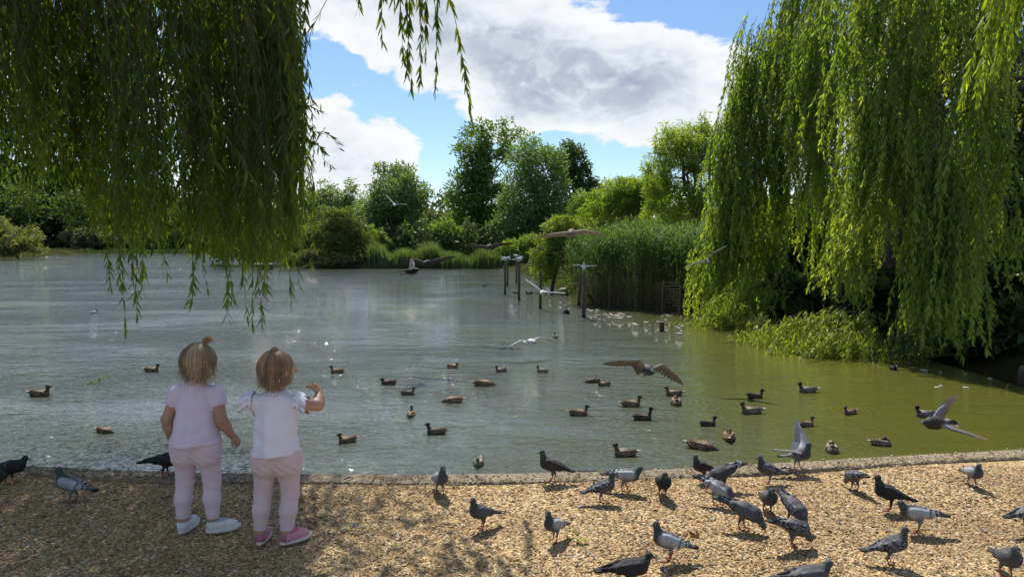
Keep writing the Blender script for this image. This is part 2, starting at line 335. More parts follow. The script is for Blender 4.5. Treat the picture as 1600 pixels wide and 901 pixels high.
def tree(name, label, cat, Yd, ells, col, nleaf, lsize, seed, sub=26, subr=(.2, .34), group=None, gz=None, col2=None, base_px=None, elong=2.2, up=.25, droop=0.0, trunk_col=(.09, .07, .05), var=.28, deep=.85, mat=None, fat=1.16):
    """crown of many leaf clumps set out inside ellipsoids given as (px, py, rx, ry[, dY]) at distance Yd"""
    nleaf = int(nleaf * .80); lsize *= 1.12; rg = np.random.default_rng(seed); col = np.array(col); col2 = np.array(col2 if col2 is not None else col * np.array([1.35, 1.2, .9]))
    C = []; Rr = []; wts = []; kk = np.array([1.12, 1.25, 1.05]) if 45 < Yd < 66 else 1.0; col = col * 1.9 * kk; col2 = col2 * 1.95 * kk
    for e in ells:
        px, py, rx, ry = e[:4]; rx, ry = rx * fat, ry * (fat * .5 + .5); dy = e[4] if len(e) > 4 else 0; y = Yd + dy; s = y / F
        c = at(px, py, y); r = np.array([rx * s, rx * s * deep, ry * s])
        ns = max(8, int(sub * 1.5 * (rx * ry) / max(q[2] * q[3] for q in ells)))
        u = unit(rg.normal(size=(ns, 3))) * (rg.random((ns, 1)) ** .42)
        sr = rg.uniform(*subr, ns) * min(r[0], r[2])
        C.append(c + u * np.maximum(r - sr[:, None] * .8, r * .15)); Rr.append(sr); wts.append(sr ** 2)
    C = np.concatenate(C); Rr = np.concatenate(Rr); wts = np.concatenate(wts); wts /= wts.sum()
    px, py = (base_px if base_px else (ells[0][0], 0)); bx = at(px, HOR, Yd)[0]
    z0 = float(ground_z(bx, Yd)) if gz is None else gz
    base = np.array([bx, Yd, z0])
    root = tag(empty(name, base), label, cat, group)
    k = rg.choice(len(C), nleaf, p=wts); u = unit(rg.normal(size=(nleaf, 3)) + np.array([0, 0, up]))
    rr = rg.random(nleaf) ** .35 * (1 + .18 * rg.normal(size=nleaf))
    Pl = C[k] + u * (Rr[k] * rr)[:, None] * np.array([1, 1, .85]); Pl[:, 2] = np.maximum(Pl[:, 2], z0 + .03 + rg.random(nleaf) * .3)
    Dr = unit(u * .6 + rg.normal(size=(nleaf, 3)) * .7 + np.array([0, 0, -droop]))
    L = lsize * rg.uniform(.6, 1.35, nleaf)
    V, Q, m_ = leaves(Pl, Dr, L, L / elong, rg, .15)
    tone = rg.random(len(C))[k] * .6 + rg.random(nleaf) * .4
    cc = (col + (col2 - col) * tone[:, None]) * rg.uniform(1 - var, 1 + var, (nleaf, 1))
    cr = link('crown', mesh_np('crown', V - base, [Q], np.repeat(cc, m_, 0)), root, mat or M_LEAFF)
    top = C[:, 2].max(); mb = MB(); hgt = max(top - z0, .5); cxy = C.mean(0); r0 = max(.02, .022 * hgt)
    tip = np.array([cxy[0], cxy[1], z0 + hgt * .72])
    tp = limb(mb, base + [0, 0, -.3] - base, tip - base, r0 * 1.3, r0 * .35, rg, 7, .025, 8, trunk_col)
    for i in rg.choice(len(C), min(14, len(C)), replace=False):
        st = tp[rg.integers(2, 6)]; limb(mb, st, C[i] - base, r0 * .4, r0 * .08, rg, 5, .05, 5, trunk_col)
    link('trunk', mb.mesh('trunk', True), root, M_BARK)
    return root

def strands(tops, lens, outs, spacing, lL, lW, rg, col, col2, six=False, fall=.5, spread=.55, sway=.10, dens_top=.35, curl=.12, twig=.0022, twcol=(.16, .14, .05), tipc=None):
    """hanging willow twigs with leaves; returns V, [faces], col"""
    AV, AQ, AC, n0 = [], [], [], 0
    for i in range(len(tops)):
        L = lens[i]; ns = max(6, int(L / (.2 if six else .34))); s = np.linspace(0, L, ns)
        ph = rg.uniform(0, 6.28, 2); fr = rg.uniform(.8, 2.0, 2)
        o = outs[i]; h = 1 - np.exp(-s / fall)
        p = tops[i] + np.outer(h, o); 
        p[:, 2] -= s
        p[:, 0] += sway * s / max(L, 1) * np.sin(s * fr[0] + ph[0]); p[:, 1] += sway * s / max(L, 1) * np.sin(s * fr[1] + ph[1])
        m = int(L / spacing * rg.uniform(.8, 1.15)); 
        if m < 4: continue
        q = L * rg.random(m) ** .8; q = q[q > L * dens_top * rg.random(len(q)) ** 2]; m = len(q)
        P0 = np.stack([np.interp(q, s, p[:, a]) for a in range(3)], 1); tn = unit(np.gradient(p, axis=0)); T = np.stack([np.interp(q, s, tn[:, a]) for a in range(3)], 1)
        az = rg.uniform(0, 6.28, m); rad = np.stack([np.cos(az), np.sin(az), np.zeros(m)], 1)
        Dr = unit(T + rad * spread * rg.uniform(.4, 1.5, (m, 1)) + np.array([0, 0, -.15]))
        Ls = lL * rg.uniform(.6, 1.25, m) * np.clip(1.15 - .35 * q / L, .5, 1.2)
        V, Q, mm = leaves(P0, Dr, Ls, lW * Ls / lL * rg.uniform(.8, 1.2, m), rg, rg.normal(0, curl), six)
        tone = np.clip(rg.random() * .6 + rg.random(m) * .5, 0, 1)[:, None]
        cc = (np.array(col) + (np.array(col2) - np.array(col)) * tone) * rg.uniform(.75, 1.25, (m, 1))
        if tipc is not None: wt = (np.clip((q - L + 1.0) / 1.0, 0, 1) ** 1.5)[:, None] * .9; cc = cc * (1 - wt) + np.array(tipc) * wt * rg.uniform(.7, 1.3, (m, 1))  # paler colour near strand ends paints in the glow of backlit leaves
        AV.append(V); AQ.append(Q + n0); AC.append(np.repeat(cc, mm, 0)); n0 += len(V)
        w = twig * np.linspace(1.6, .6, ns)[:, None]; a = rg.uniform(0, 3.14); sd = np.array([math.cos(a), math.sin(a), 0]); s2 = np.array([-math.sin(a), math.cos(a), 0])
        Vt = np.stack([p + sd * w, p - sd * w * .5 + s2 * w * .87, p - sd * w * .5 - s2 * w * .87], 1).reshape(-1, 3)
        j = np.arange(ns - 1)[:, None] * 3
        Qt = np.concatenate([j + [0, 3, 4, 1], j + [1, 4, 5, 2], j + [2, 5, 3, 0]], 0)
        AV.append(Vt); AQ.append(Qt + n0); AC.append(np.tile(twcol, (len(Vt), 1))); n0 += len(Vt)
    return np.concatenate(AV), [np.concatenate(AQ)], np.concatenate(AC)

# --- near willow on the left: its trunk stands on the path outside the picture, the curtain hangs over the water
rg = np.random.default_rng(11)
wl = tag(empty('willow_tree', (-6.6, 3.0, 0)), 'dark weeping willow hanging over the water at the top left', 'tree')
wb = np.array([-6.6, 3.0, 0])
bx_ = np.array([-600, 0, 60, 75, 135, 150, 185, 200, 215, 240, 260, 285, 320, 345, 375, 400, 420, 445, 462, 476])
by_ = np.array([200, 275, 285, 280, 285, 370, 390, 420, 395, 385, 375, 400, 415, 400, 430, 430, 420, 420, 390, 320])
tops, lens, outs = [], [], []
def add_strand(px, pyb, Yd, ztop, out=None):
    b = at(px, pyb, Yd); o = np.array([rg.normal(.16, .2), rg.normal(0, .16), 0]) if out is None else np.array(out, float)
    L = ztop - b[2]
    if L > .25: tops.append(np.array([b[0], b[1], ztop]) - o * .9); lens.append(L); outs.append(o)
ccx = rg.uniform(-330, 474, 85); cof = abs(rg.normal(0, 62, 85)); cyd = rg.uniform(4.75, 7.4, 85)
for i in range(860):
    ci_ = rg.integers(85); px = min(ccx[ci_] + rg.normal(0, 13), 474)
    Yd = cyd[ci_] + rg.normal(0, .12) if px < 380 else rg.uniform(4.75, 6.3)
    pb = np.interp(px, bx_, by_) - cof[ci_] - abs(rg.normal(0, 22)) + 14
    if px > 440: pb = min(pb, 410)
    zt = CH + (372 + rg.uniform(40, 330)) / F * Yd * (1 if px < 400 else .8)
    if rg.random() < .38: zt = min(zt, CH + rg.uniform(60, 380) / F * Yd)
    add_strand(px, pb, Yd, zt)
for i in range(170):      # outside the picture, for the shade on the path
    px = rg.uniform(-900, -330); Yd = rg.uniform(4.0, 6.8); add_strand(px, 330 - abs(rg.normal(0, 90)), Yd, CH + rg.uniform(350, 750) / F * Yd)
for (px, pb) in [(150, 452), (62, 372), (108, 335), (196, 515), (208, 500), (202, 470), (244, 452), (183, 440), (285, 478), (306, 470), (332, 498), (338, 470), (372, 470), (380, 508), (400, 515), (386, 490), (412, 480), (436, 478), (452, 488), (468, 415), (470, 380), (455, 455), (325, 450), (265, 430), (225, 440)]:
    add_strand(px, pb, rg.uniform(4.8, 5.4), CH + rg.uniform(300, 500) / F * 5)
for i in range(230):
    px = rg.uniform(-330, 455); Yd = rg.uniform(5.2, 7.6); add_strand(px, rg.uniform(60, 300) - 90 * (px < 120), Yd, CH + (372 + rg.uniform(20, 240)) / F * Yd)
for i in range(46):       # sunlit right-hand edge
    px = rg.uniform(440, 476); add_strand(px - 8, np.interp(rg.random(), [0, 1], [120, 400]), rg.uniform(4.9, 5.6), CH + rg.uniform(372, 560) / F * 5.2)
for i in range(200):      # unseen strands above the picture, added to shade the path and girls
    px = rg.uniform(-200, 540); Yd = rg.uniform(5.6, 7.8); add_strand(px, rg.uniform(-240, -50), Yd, CH + rg.uniform(560, 760) / F * Yd)
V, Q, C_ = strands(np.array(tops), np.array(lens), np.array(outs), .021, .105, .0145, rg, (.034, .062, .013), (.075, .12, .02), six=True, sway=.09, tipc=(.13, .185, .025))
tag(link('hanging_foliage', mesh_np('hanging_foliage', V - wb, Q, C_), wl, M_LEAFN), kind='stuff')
n = 11000; Yb = rg.uniform(5.0, 8.2, n); zb = CH + (372 + 70) / F * Yb + rg.random(n) ** 1.3 * 2.2; xb = rg.uniform(-6.5, -1.3, n) + .35 * np.sin(Yb * 3 + zb * 2)
V, Q, m_ = leaves(np.stack([xb, Yb, zb], 1), unit(rg.normal(0, .5, (n, 3)) + [0, 0, -.8]), .13, .026, rg, .1); tag(link('shade_crown', mesh_np('shade_crown', V - wb, [Q], np.repeat(np.array([[.05, .085, .016]]) * rg.uniform(.7, 1.3, (n, 1)), m_, 0)), wl, M_LEAFN), kind='stuff')  # unseen leaf mass above the picture, added to deepen the path's shade
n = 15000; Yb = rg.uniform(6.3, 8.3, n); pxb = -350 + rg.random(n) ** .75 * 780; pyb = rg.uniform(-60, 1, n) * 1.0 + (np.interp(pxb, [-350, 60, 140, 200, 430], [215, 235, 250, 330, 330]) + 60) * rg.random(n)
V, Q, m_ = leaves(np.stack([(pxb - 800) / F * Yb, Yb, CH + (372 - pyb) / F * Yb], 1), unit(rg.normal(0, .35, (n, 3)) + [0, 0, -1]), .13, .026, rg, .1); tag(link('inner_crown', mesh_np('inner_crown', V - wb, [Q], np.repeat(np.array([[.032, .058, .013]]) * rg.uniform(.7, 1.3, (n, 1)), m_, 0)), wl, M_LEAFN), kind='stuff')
mb = MB(); tp = limb(mb, (0, 0, -.2), (.5, .6, 4.2), .38, .26, rg, 7, .02, 12)
for (x, y, z, r) in [(-3.6, 5.6, 5.4, .11), (-2.4, 5.6, 5.0, .08), (-4.6, 6.4, 5.6, .10), (-5.6, 5.2, 6.0, .1), (-2.9, 6.6, 5.2, .07), (-8.5, 5.5, 6, .1), (-7, 1, 6, .1)]:
    q = limb(mb, tp[-2], np.array([x, y, z]) - wb, r * 1.6, r * .35, rg, 8, .03, 7, arch=.5)
link('trunk', mb.mesh('trunk', True), wl, M_BARK)
mb = MB()                  # the dead branch that shows against the sky and the limb that reaches over the path
limb(mb, at(370, -60, 5.4) - wb, at(428, 30, 5.2) - wb, .022, .010, rg, 6, .03, 6, (.14, .12, .10))
hp = limb(mb, np.array([-2.4, 5.6, 5.0]) - wb, np.array([-.2, 5.2, 3.62]) - wb, .05, .012, rg, 9, .015, 6, arch=.35)
link('branch', mb.mesh('branch', True), wl, M_BARK)
for (px, pyt, pyb, dx) in [(598, -40, 66, -.03), (624, -40, 95, .0), (632, -40, 142, .01), (640, -40, 120, .02), (655, -40, 128, .02), (666, -30, 98, .02), (676, -60, 40, .0), (684, -60, 150, .03), (692, -40, 206, .17), (480, -40, 50, 0), (560, -50, 12, 0), (612, -50, 20, 0)]:
    a = at(px, pyt, 5.1); b = at(px, pyb, 5.1); rq = np.random.default_rng(int(px))
    V, Q, C_ = strands(np.array([a]), np.array([a[2] - b[2]]), np.array([[dx, 0, 0]]), .0135, .098, .0165, rq, (.055, .085, .016), (.10, .14, .025), six=True, sway=.05, dens_top=.0, spread=.42)
    link('hanging_twig', mesh_np('hanging_twig', V - wb, Q, C_), wl, M_LEAFN)
for (px, py, ex, ey) in [(455, 190, 530, 232), (452, 205, 520, 262), (458, 175, 505, 178), (455, 215, 512, 245)]:   # twigs blown out to the right
    a, b = at(px, py, 5.1), at(ex, ey, 5.0); rq = np.random.default_rng(int(py)); mb = MB()
    p = limb(mb, a - wb, b - wb, .004, .0012, rq, 7, .03, 4, (.13, .10, .05), arch=.05)
    s = np.sort(rq.random(34)) * 6; Pq = np.stack([np.interp(s, np.arange(7), p[:, k]) for k in range(3)], 1)
    Dq = unit(np.tile(b - a, (34, 1)) * 1.5 + rq.normal(0, .35, (34, 3)) + [0, 0, -.15])
    V, Q, m_ = leaves(Pq, Dq, .075 * rq.uniform(.5, 1.1, 34), .012, rq, .1, True)
    mb.add(V, [Q], np.repeat(np.array([[.05, .085, .018]]) * rq.uniform(.7, 1.5, (34, 1)), m_, 0))
    link('hanging_twig', mb.mesh('hanging_twig'), wl, M_LEAFN)

# --- near willow on the right whose lowest twigs enter the picture at the top right corner
wb2 = np.array([6.4, 3.2, 0]); wr = tag(empty('willow_tree', wb2), 'bright near willow twigs hanging into the top right corner', 'tree')
rg = np.random.default_rng(21); mb = MB(); tp = limb(mb, (0, 0, -.2), (-.3, .5, 3.6), .3, .2, rg, 7, .02, 10)
limb(mb, tp[-2], np.array([4.0, 4.9, 4.2]) - wb2, .12, .03, rg, 7, .02, 6, arch=.3); limb(mb, tp[-2], np.array([7.5, 4.6, 5]) - wb2, .12, .03, rg, 7, .02, 6, arch=.3)
link('trunk', mb.mesh('trunk', True), wr, M_BARK)
tops, lens, outs = [], [], []
for (px, py, ln) in [(1482, 150, 190), (1500, 148, 210), (1512, 120, 190), (1530, 105, 180), (1545, 90, 190), (1560, 60, 150), (1575, 75, 190), (1590, 90, 200), (1600, 40, 150), (1620, 70, 200), (1640, 30, 160), (1535, 40, 120), (1515, 60, 120), (1660, 60, 200), (1700, 80, 250)]:
    b = at(px, py, 4.9); L = ln / F * 4.9; o = np.array([-.30 * L / .8, 0, 0]); tops.append(np.array([b[0], b[1], b[2] + L]) - o * .95); lens.append(L * 1.06); outs.append(o)
V, Q, C_ = strands(np.array(tops), np.array(lens), np.array(outs), .0085, .10, .0165, rg, (.15, .22, .03), (.22, .29, .04), six=True, fall=.9, sway=.03, dens_top=0, spread=.4)
tag(link('hanging_foliage', mesh_np('hanging_foliage', V - wb2, Q, C_), wr, M_LEAFN), kind='stuff')

# --- great weeping willow on the right bank
wb3 = np.array([8.3, 14.6, .0]); gw = tag(empty('willow_tree', wb3), 'huge weeping willow with long green curtains on the right bank', 'tree')
rg = np.random.default_rng(31); mb = MB(); tp = limb(mb, (0, 0, -.4), (-.3, -.2, 5.2), .55, .38, rg, 8, .012, 12)
tops, lens, outs = [], [], []
sky_l = [(-400, 1290), (-200, 1250), (0, 1215), (60, 1160), (100, 1132), (180, 1118), (260, 1110), (330, 1100), (430, 1084), (505, 1066)]
def edge(py): return np.interp(py, [a for a, b in sky_l], [b for a, b in sky_l])
def cascade(px, pt, pb, Yd, hw, n, lean=-.25):
    c = at(px, pt, Yd)
    for q in range(int(n * 2.7)):
        x = c[0] + rg.normal(0, hw * .82) * Yd / F; y = Yd + rg.normal(0, .22); zt = c[2] + rg.normal(0, .18) - abs(x - c[0]) * .25
        pbb = pb - abs(rg.normal(0, 45)) + 8; zb = max(at(px, pbb, Yd)[2], ZW + .02 + .05 * rg.random())
        if zt - zb < .4: continue
        o = np.array([(x - c[0]) * .4 + lean * rg.uniform(.3, 1.4), rg.normal(-.18, .2), 0])
        tops.append(np.array([x, y, zt]) - o * .8); lens.append((zt - zb) * rg.uniform(.85, 1.0)); outs.append(o)
    if rg.random() < .5 and px > 1300: limb(mb, tp[rg.integers(4, 8)], c + [0, 0, -.05] - wb3, .09, .018, rg, 7, .03, 5, arch=.4)
CAS = [(1235, -20, 210, 16.5, 22, 16), (1160, 85, 300, 16.62, 16, 15), (1150, 140, 330, 16.65, 14, 13), (1200, 60, 330, 16.51, 22, 18), (1140, 230, 440, 16.69, 14, 16), (1130, 310, 500, 16.72, 16, 18), (1105, 380, 512, 16.79, 15, 14), (1165, 330, 512, 16.58, 18, 18), (1240, 150, 420, 16.37, 20, 18), (1290, 60, 330, 16.3, 20, 16), (1300, 200, 470, 16.2, 18, 12), (1350, -30, 250, 12.6, 24, 18), (1360, 120, 370, 12.4, 20, 18), (1345, 210, 400, 12.2, 16, 14), (1420, 20, 300, 12.0, 24, 18), (1440, 160, 430, 11.8, 20, 14), (1470, 210, 565, 11.4, 20, 20), (1495, 260, 565, 11.2, 18, 18), (1455, 330, 562, 11.6, 14, 14), (1520, 40, 330, 11.8, 24, 14), (1550, 150, 420, 11.6, 20, 10), (1210, 350, 505, 16.48, 20, 12), (1320, 330, 470, 12.9, 20, 12), (1260, -60, 120, 16.41, 24, 14), (1400, -90, 120, 12.4, 28, 16), (1480, -80, 160, 12.0, 28, 14), (1570, -60, 200, 11.8, 28, 12), (1195, 190, 400, 16.51, 18, 14), (1580, 330, 460, 12.4, 18, 5), (1180, 30, 240, 16.4, 20, 12), (1130, 180, 380, 16.6, 14, 12), (1520, 300, 520, 12.2, 16, 10), (1262, 20, 250, 14.9, 20, 14), (1300, -20, 220, 14.4, 20, 14), (1285, 130, 360, 14.6, 18, 14), (1255, 60, 300, 15.4, 18, 12), (1225, 20, 200, 15.8, 16, 10), (1330, 330, 490, 13.8, 18, 10), (1170, 200, 430, 16.2, 14, 10)]
for a in CAS: cascade(*a)
for i in range(22):       # the far side and the top of the tree
    px = rg.uniform(1340, 2000); pt = rg.uniform(-420, -60); cascade(px, pt, pt + rg.uniform(180, 330), rg.uniform(12.0, 17), 30, 6)
for i in range(24):
    px = rg.uniform(1330, 1800); pt = rg.uniform(-60, 260); cascade(px, pt, pt + rg.uniform(160, 330), rg.uniform(15.5, 18.5), 26, 9)
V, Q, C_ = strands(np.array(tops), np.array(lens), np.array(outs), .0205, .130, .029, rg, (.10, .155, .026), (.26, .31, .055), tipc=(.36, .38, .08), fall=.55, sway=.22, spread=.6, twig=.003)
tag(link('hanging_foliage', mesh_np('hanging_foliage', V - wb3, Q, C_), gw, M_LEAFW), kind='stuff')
n = 9000; u = unit(rg.normal(size=(n, 3))) * (rg.random((n, 1)) ** .4); Pl = np.array([9.0, 15.4, 6.6]) + u * [2.6, 2.4, 1.7]
V, Q, m_ = leaves(Pl, unit(rg.normal(0, .5, (n, 3)) + [0, 0, -.7]), .16, .04, rg, .1); tag(link('shade_crown', mesh_np('shade_crown', V - wb3, [Q], np.repeat(np.array([[.09, .13, .02]]) * rg.uniform(.7, 1.3, (n, 1)), m_, 0)), gw, M_LEAFW), kind='stuff')  # leaf mass added to darken the inside and shade the bank
link('trunk', mb.mesh('trunk', True), gw, M_BARK)

# boughs of that willow that lie in the water
def bough(label, pts, n, wid, seed, col, col2, hang=.25):
    rg = np.random.default_rng(seed); pts = [np.array(p, float) for p in pts]; b0 = pts[0]
    r = tag(empty('willow_bough', b0), label, 'branch'); mb = MB(); P_ = np.array(pts) - b0
    s = np.linspace(0, len(P_) - 1, 14); cur = np.stack([np.interp(s, np.arange(len(P_)), P_[:, k]) for k in range(3)], 1); cur[1:-1] += rg.normal(0, .03, (12, 3))
    mb.tube(cur, np.linspace(.022, .006, 14), 6, np.array([.12, .11, .05])); link('branch', mb.mesh('branch', True), r, M_BARK)
    tops, lens, outs = [], [], []
    for i in range(n):
        q = rg.uniform(0, 13); p = np.array([np.interp(q, np.arange(14), cur[:, k]) for k in range(3)]) + rg.normal(0, 1, 3) * np.array([wid, wid, wid * .45])
        p[2] = max(p[2], ZW + .06 - b0[2]); az = rg.uniform(0, 6.28)
        tops.append(p); lens.append(rg.uniform(.25, .6) * (1 if p[2] > ZW + .25 - b0[2] else .5)); outs.append(np.array([math.cos(az) - .4, math.sin(az) - .3, 0]) * rg.uniform(.1, .4))
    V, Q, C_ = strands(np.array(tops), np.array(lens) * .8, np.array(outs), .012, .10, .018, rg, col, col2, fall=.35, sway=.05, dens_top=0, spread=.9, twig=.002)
    V[:, 2] = np.maximum(V[:, 2], ZW - b0[2] - .03)
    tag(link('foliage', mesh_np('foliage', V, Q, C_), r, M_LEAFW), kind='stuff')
bough('sunlit leafy willow bough lying along the water left of the dark curtain', [at(1352, 488, 12.6), at(1290, 490, 12.6), at(1225, 505, 12.9), at(1165, 520, 13.6)], 250, .17, 41, (.16, .205, .032), (.26, .285, .052))
bough('bright yellow green willow bough dipping into the pond before the curtain', [at(1350, 520, 12.0), at(1310, 518, 11.9), at(1270, 535, 12.0), at(1230, 536, 12.3)], 250, .18, 42, (.16, .205, .032), (.26, .285, .052))
bough('willow foliage spilling into the water beside the reed bed', [at(1190, 440, 15.2), at(1150, 470, 15.4), at(1110, 495, 16.0), at(1072, 508, 16.4)], 260, .27, 43, (.15, .20, .03), (.24, .275, .048))
bough('shaded willow bough drooping to the water under the far right curtain', [at(1460, 500, 11.6), at(1430, 520, 11.2), at(1390, 532, 11.4)], 70, .16, 44, (.05, .08, .015), (.09, .12, .02))  # same willow's leaves coloured darker, the curtain's shade painted in

# --- trees and shrubs, nearest last column = seed
G_DARK = (.036, .060, .016); G_MID = (.045, .072, .018); G_GREY = (.065, .088, .042); G_YEL = (.11, .125, .022); G_OLV = (.055, .065, .018)
tree('tall_tree', 'tallest dark green tree standing behind the centre of the pond', 'tree', 58, [(752, 235, 44, 52), (740, 300, 42, 55), (775, 330, 45, 50), (790, 215, 28, 36), (725, 345, 36, 45), (745, 375, 50, 34)], G_DARK, 26000, .24, 1, 40, (.16, .28), col2=(.066, .10, .028))
tree('broad_tree', 'rounded grey green tree in front of the tallest tree', 'tree', 52, [(838, 275, 52, 66), (870, 320, 42, 55), (805, 345, 40, 45), (845, 345, 55, 45), (850, 385, 60, 30), (790, 385, 36, 26)], (.05, .075, .03), 30000, .21, 2, 46, (.16, .26), col2=(.095, .13, .05))
tree('dark_tree', 'dark tree peeping out right of the rounded tree', 'tree', 64, [(893, 262, 32, 40), (918, 295, 26, 30)], (.026, .04, .014), 9000, .25, 3)
tree('round_tree', 'round grey green tree left of the tallest tree', 'tree', 56, [(615, 305, 56, 52), (640, 335, 36, 40), (585, 340, 40, 38), (610, 370, 60, 32)], (.048, .068, .03), 24000, .22, 4, 40, (.16, .28), col2=(.085, .11, .055))
tree('pale_tree', 'pale silvery tree at the edge of the hanging willow', 'tree', 62, [(515, 312, 34, 34), (545, 320, 28, 36), (485, 330, 30, 36), (553, 288, 10, 22), (500, 365, 50, 30)], (.06, .078, .035), 13000, .23, 5, col2=(.10, .12, .06))
tree('bush', 'dense dark olive bush overhanging the water at the left end of the bank', 'bush', 49, [(520, 362, 46, 42), (555, 385, 36, 32), (492, 385, 26, 30), (540, 345, 30, 24)], (.040, .050, .014), 24000, .15, 6, 50, (.14, .24), col2=(.075, .085, .026), gz=-.4)
tree('bush', 'low grey bush under the dark olive bush beside the flat stone', 'bush', 46.8, [(492, 400, 22, 14), (470, 402, 18, 12), (525, 405, 20, 12)], (.05, .055, .025), 5000, .12, 61, gz=-.45)
tree('shrub', 'light green shrub between the olive bush and the round tree', 'bush', 51, [(583, 372, 18, 20), (602, 382, 14, 16)], (.08, .105, .03), 5000, .15, 7)
tree('shrub', 'bright green shrub at the foot of the tallest tree', 'bush', 52, [(692, 362, 24, 24), (712, 372, 18, 18), (675, 372, 16, 16)], (.06, .088, .02), 8000, .16, 8, col2=(.11, .14, .035))
tree('shrub', 'blue grey shrub under the round tree', 'bush', 53, [(645, 366, 20, 18), (628, 374, 16, 14)], (.05, .065, .042), 5000, .16, 9)
tree('shrub', 'small yellow green shrub right of the tall trees by the far bank', 'bush', 47, [(805, 388, 22, 16), (785, 394, 16, 13), (825, 380, 18, 18)], (.075, .10, .022), 6000, .14, 10)
tree('bush', 'yellow green bush at the left end of the reed bed', 'bush', 26.5, [(862, 392, 32, 42), (890, 365, 30, 36), (848, 418, 22, 28), (900, 410, 28, 36), (868, 355, 22, 22)], (.08, .112, .02), 24000, .09, 12, 60, (.13, .24), col2=(.13, .16, .03), gz=-.45)
tree('willow_tree', 'yellowish willow standing between the reeds and the great willow', 'tree', 29, [(1062, 235, 44, 52), (1100, 235, 36, 62), (1034, 268, 34, 42), (1030, 310, 34, 40), (1085, 310, 50, 40), (1060, 340, 60, 40)], (.08, .108, .022), 24000, .17, 13, 50, (.14, .26), col2=(.15, .165, .032), elong=5, droop=.9, base_px=(1107, 0), mat=M_LEAFW)
tree('willow_tree', 'low golden willow drooping behind the reed bed', 'tree', 32, [(985, 312, 38, 40), (955, 310, 30, 38), (1015, 306, 34, 40), (930, 335, 24, 30), (950, 350, 50, 30)], (.072, .10, .02), 24000, .16, 14, 50, (.14, .25), col2=(.135, .155, .03), elong=5, droop=1.0, mat=M_LEAFW)
tree('willow_tree', 'green willow between the golden willow and the far trees', 'tree', 38, [(912, 330, 26, 36), (935, 318, 24, 30)], (.06, .085, .018), 9000, .17, 15, elong=5, droop=.9, mat=M_LEAFW)
# growth behind the great willow, leaves darkened to stand in for its interior shade
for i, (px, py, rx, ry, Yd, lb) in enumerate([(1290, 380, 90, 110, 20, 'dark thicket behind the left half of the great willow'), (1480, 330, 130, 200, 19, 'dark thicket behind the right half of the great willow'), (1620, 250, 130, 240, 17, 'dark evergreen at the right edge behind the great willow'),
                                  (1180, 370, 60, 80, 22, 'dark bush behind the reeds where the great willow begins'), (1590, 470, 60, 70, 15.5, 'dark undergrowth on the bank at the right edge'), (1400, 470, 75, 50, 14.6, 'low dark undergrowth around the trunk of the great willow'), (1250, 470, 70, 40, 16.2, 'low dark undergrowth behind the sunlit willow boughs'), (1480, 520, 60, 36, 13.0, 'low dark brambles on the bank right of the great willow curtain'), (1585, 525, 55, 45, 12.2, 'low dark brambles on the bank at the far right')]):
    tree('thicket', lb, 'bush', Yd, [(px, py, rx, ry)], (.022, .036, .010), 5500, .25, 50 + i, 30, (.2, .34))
# far shore on the left, seen below the hanging willow
tree('bush', 'broad bush standing in the water at the left edge', 'bush', 70, [(28, 376, 46, 28), (-20, 372, 50, 34), (58, 390, 20, 13), (20, 392, 50, 12)], (.055, .068, .022), 13000, .26, 20, 40, col2=(.10, .11, .035), gz=-.4)
for i, (px, py, rx, ry, Yd, c_, lb) in enumerate([(130, 340, 50, 52, 106, G_DARK, 'dark tree right of the leftmost bush across the pond'), (215, 335, 60, 58, 108, (.035, .05, .02), 'broad dark tree across the pond under the willow curtain'), (310, 330, 62, 62, 106, G_DARK, 'dark tree across the pond behind the longest willow strands'), (410, 340, 60, 55, 98, (.035, .052, .02), 'tree across the pond behind the right end of the willow curtain'),
                                  (20, 320, 60, 55, 112, G_MID, 'tall tree behind the leftmost bush'), (-90, 320, 70, 60, 108, G_DARK, 'tree across the pond beyond the left edge'), (150, 372, 45, 20, 103, (.05, .06, .04), 'low grey green shrub on the far left shore'), (255, 376, 45, 18, 103, G_DARK, 'low dark shrub on the far left shore'), (350, 376, 50, 18, 97, G_DARK, 'low dark shrub on the far shore left of the olive bush'), (430, 380, 45, 25, 70, G_OLV, 'olive shrub left of the dark olive bush')]):
    tree('far_tree' if ry > 30 else 'shrub', lb, 'tree' if ry > 30 else 'bush', Yd, [(px, py, rx, ry)], c_, 3600, .52 if Yd > 90 else .25, 70 + i, 26, (.2, .34))
    
for i, px in enumerate([690, 728, 560, 925, 980, 1040, 660, 500]):
    tree('far_tree', ['low distant tree in the gap left of the tallest tree', 'distant tree hidden behind the tallest tree', 'distant tree behind the pale silvery tree', 'distant tree in the dip right of the rounded tree', 'distant tree above the golden willow', 'distant tree behind the yellowish willow', 'distant tree right of the round tree', 'distant tree behind the willow twigs'][i], 'tree', 90, [(px, 350, 34, 24), (px + 20, 358, 24, 18)], (.045, .062, .03), 3000, .36, 90 + i)

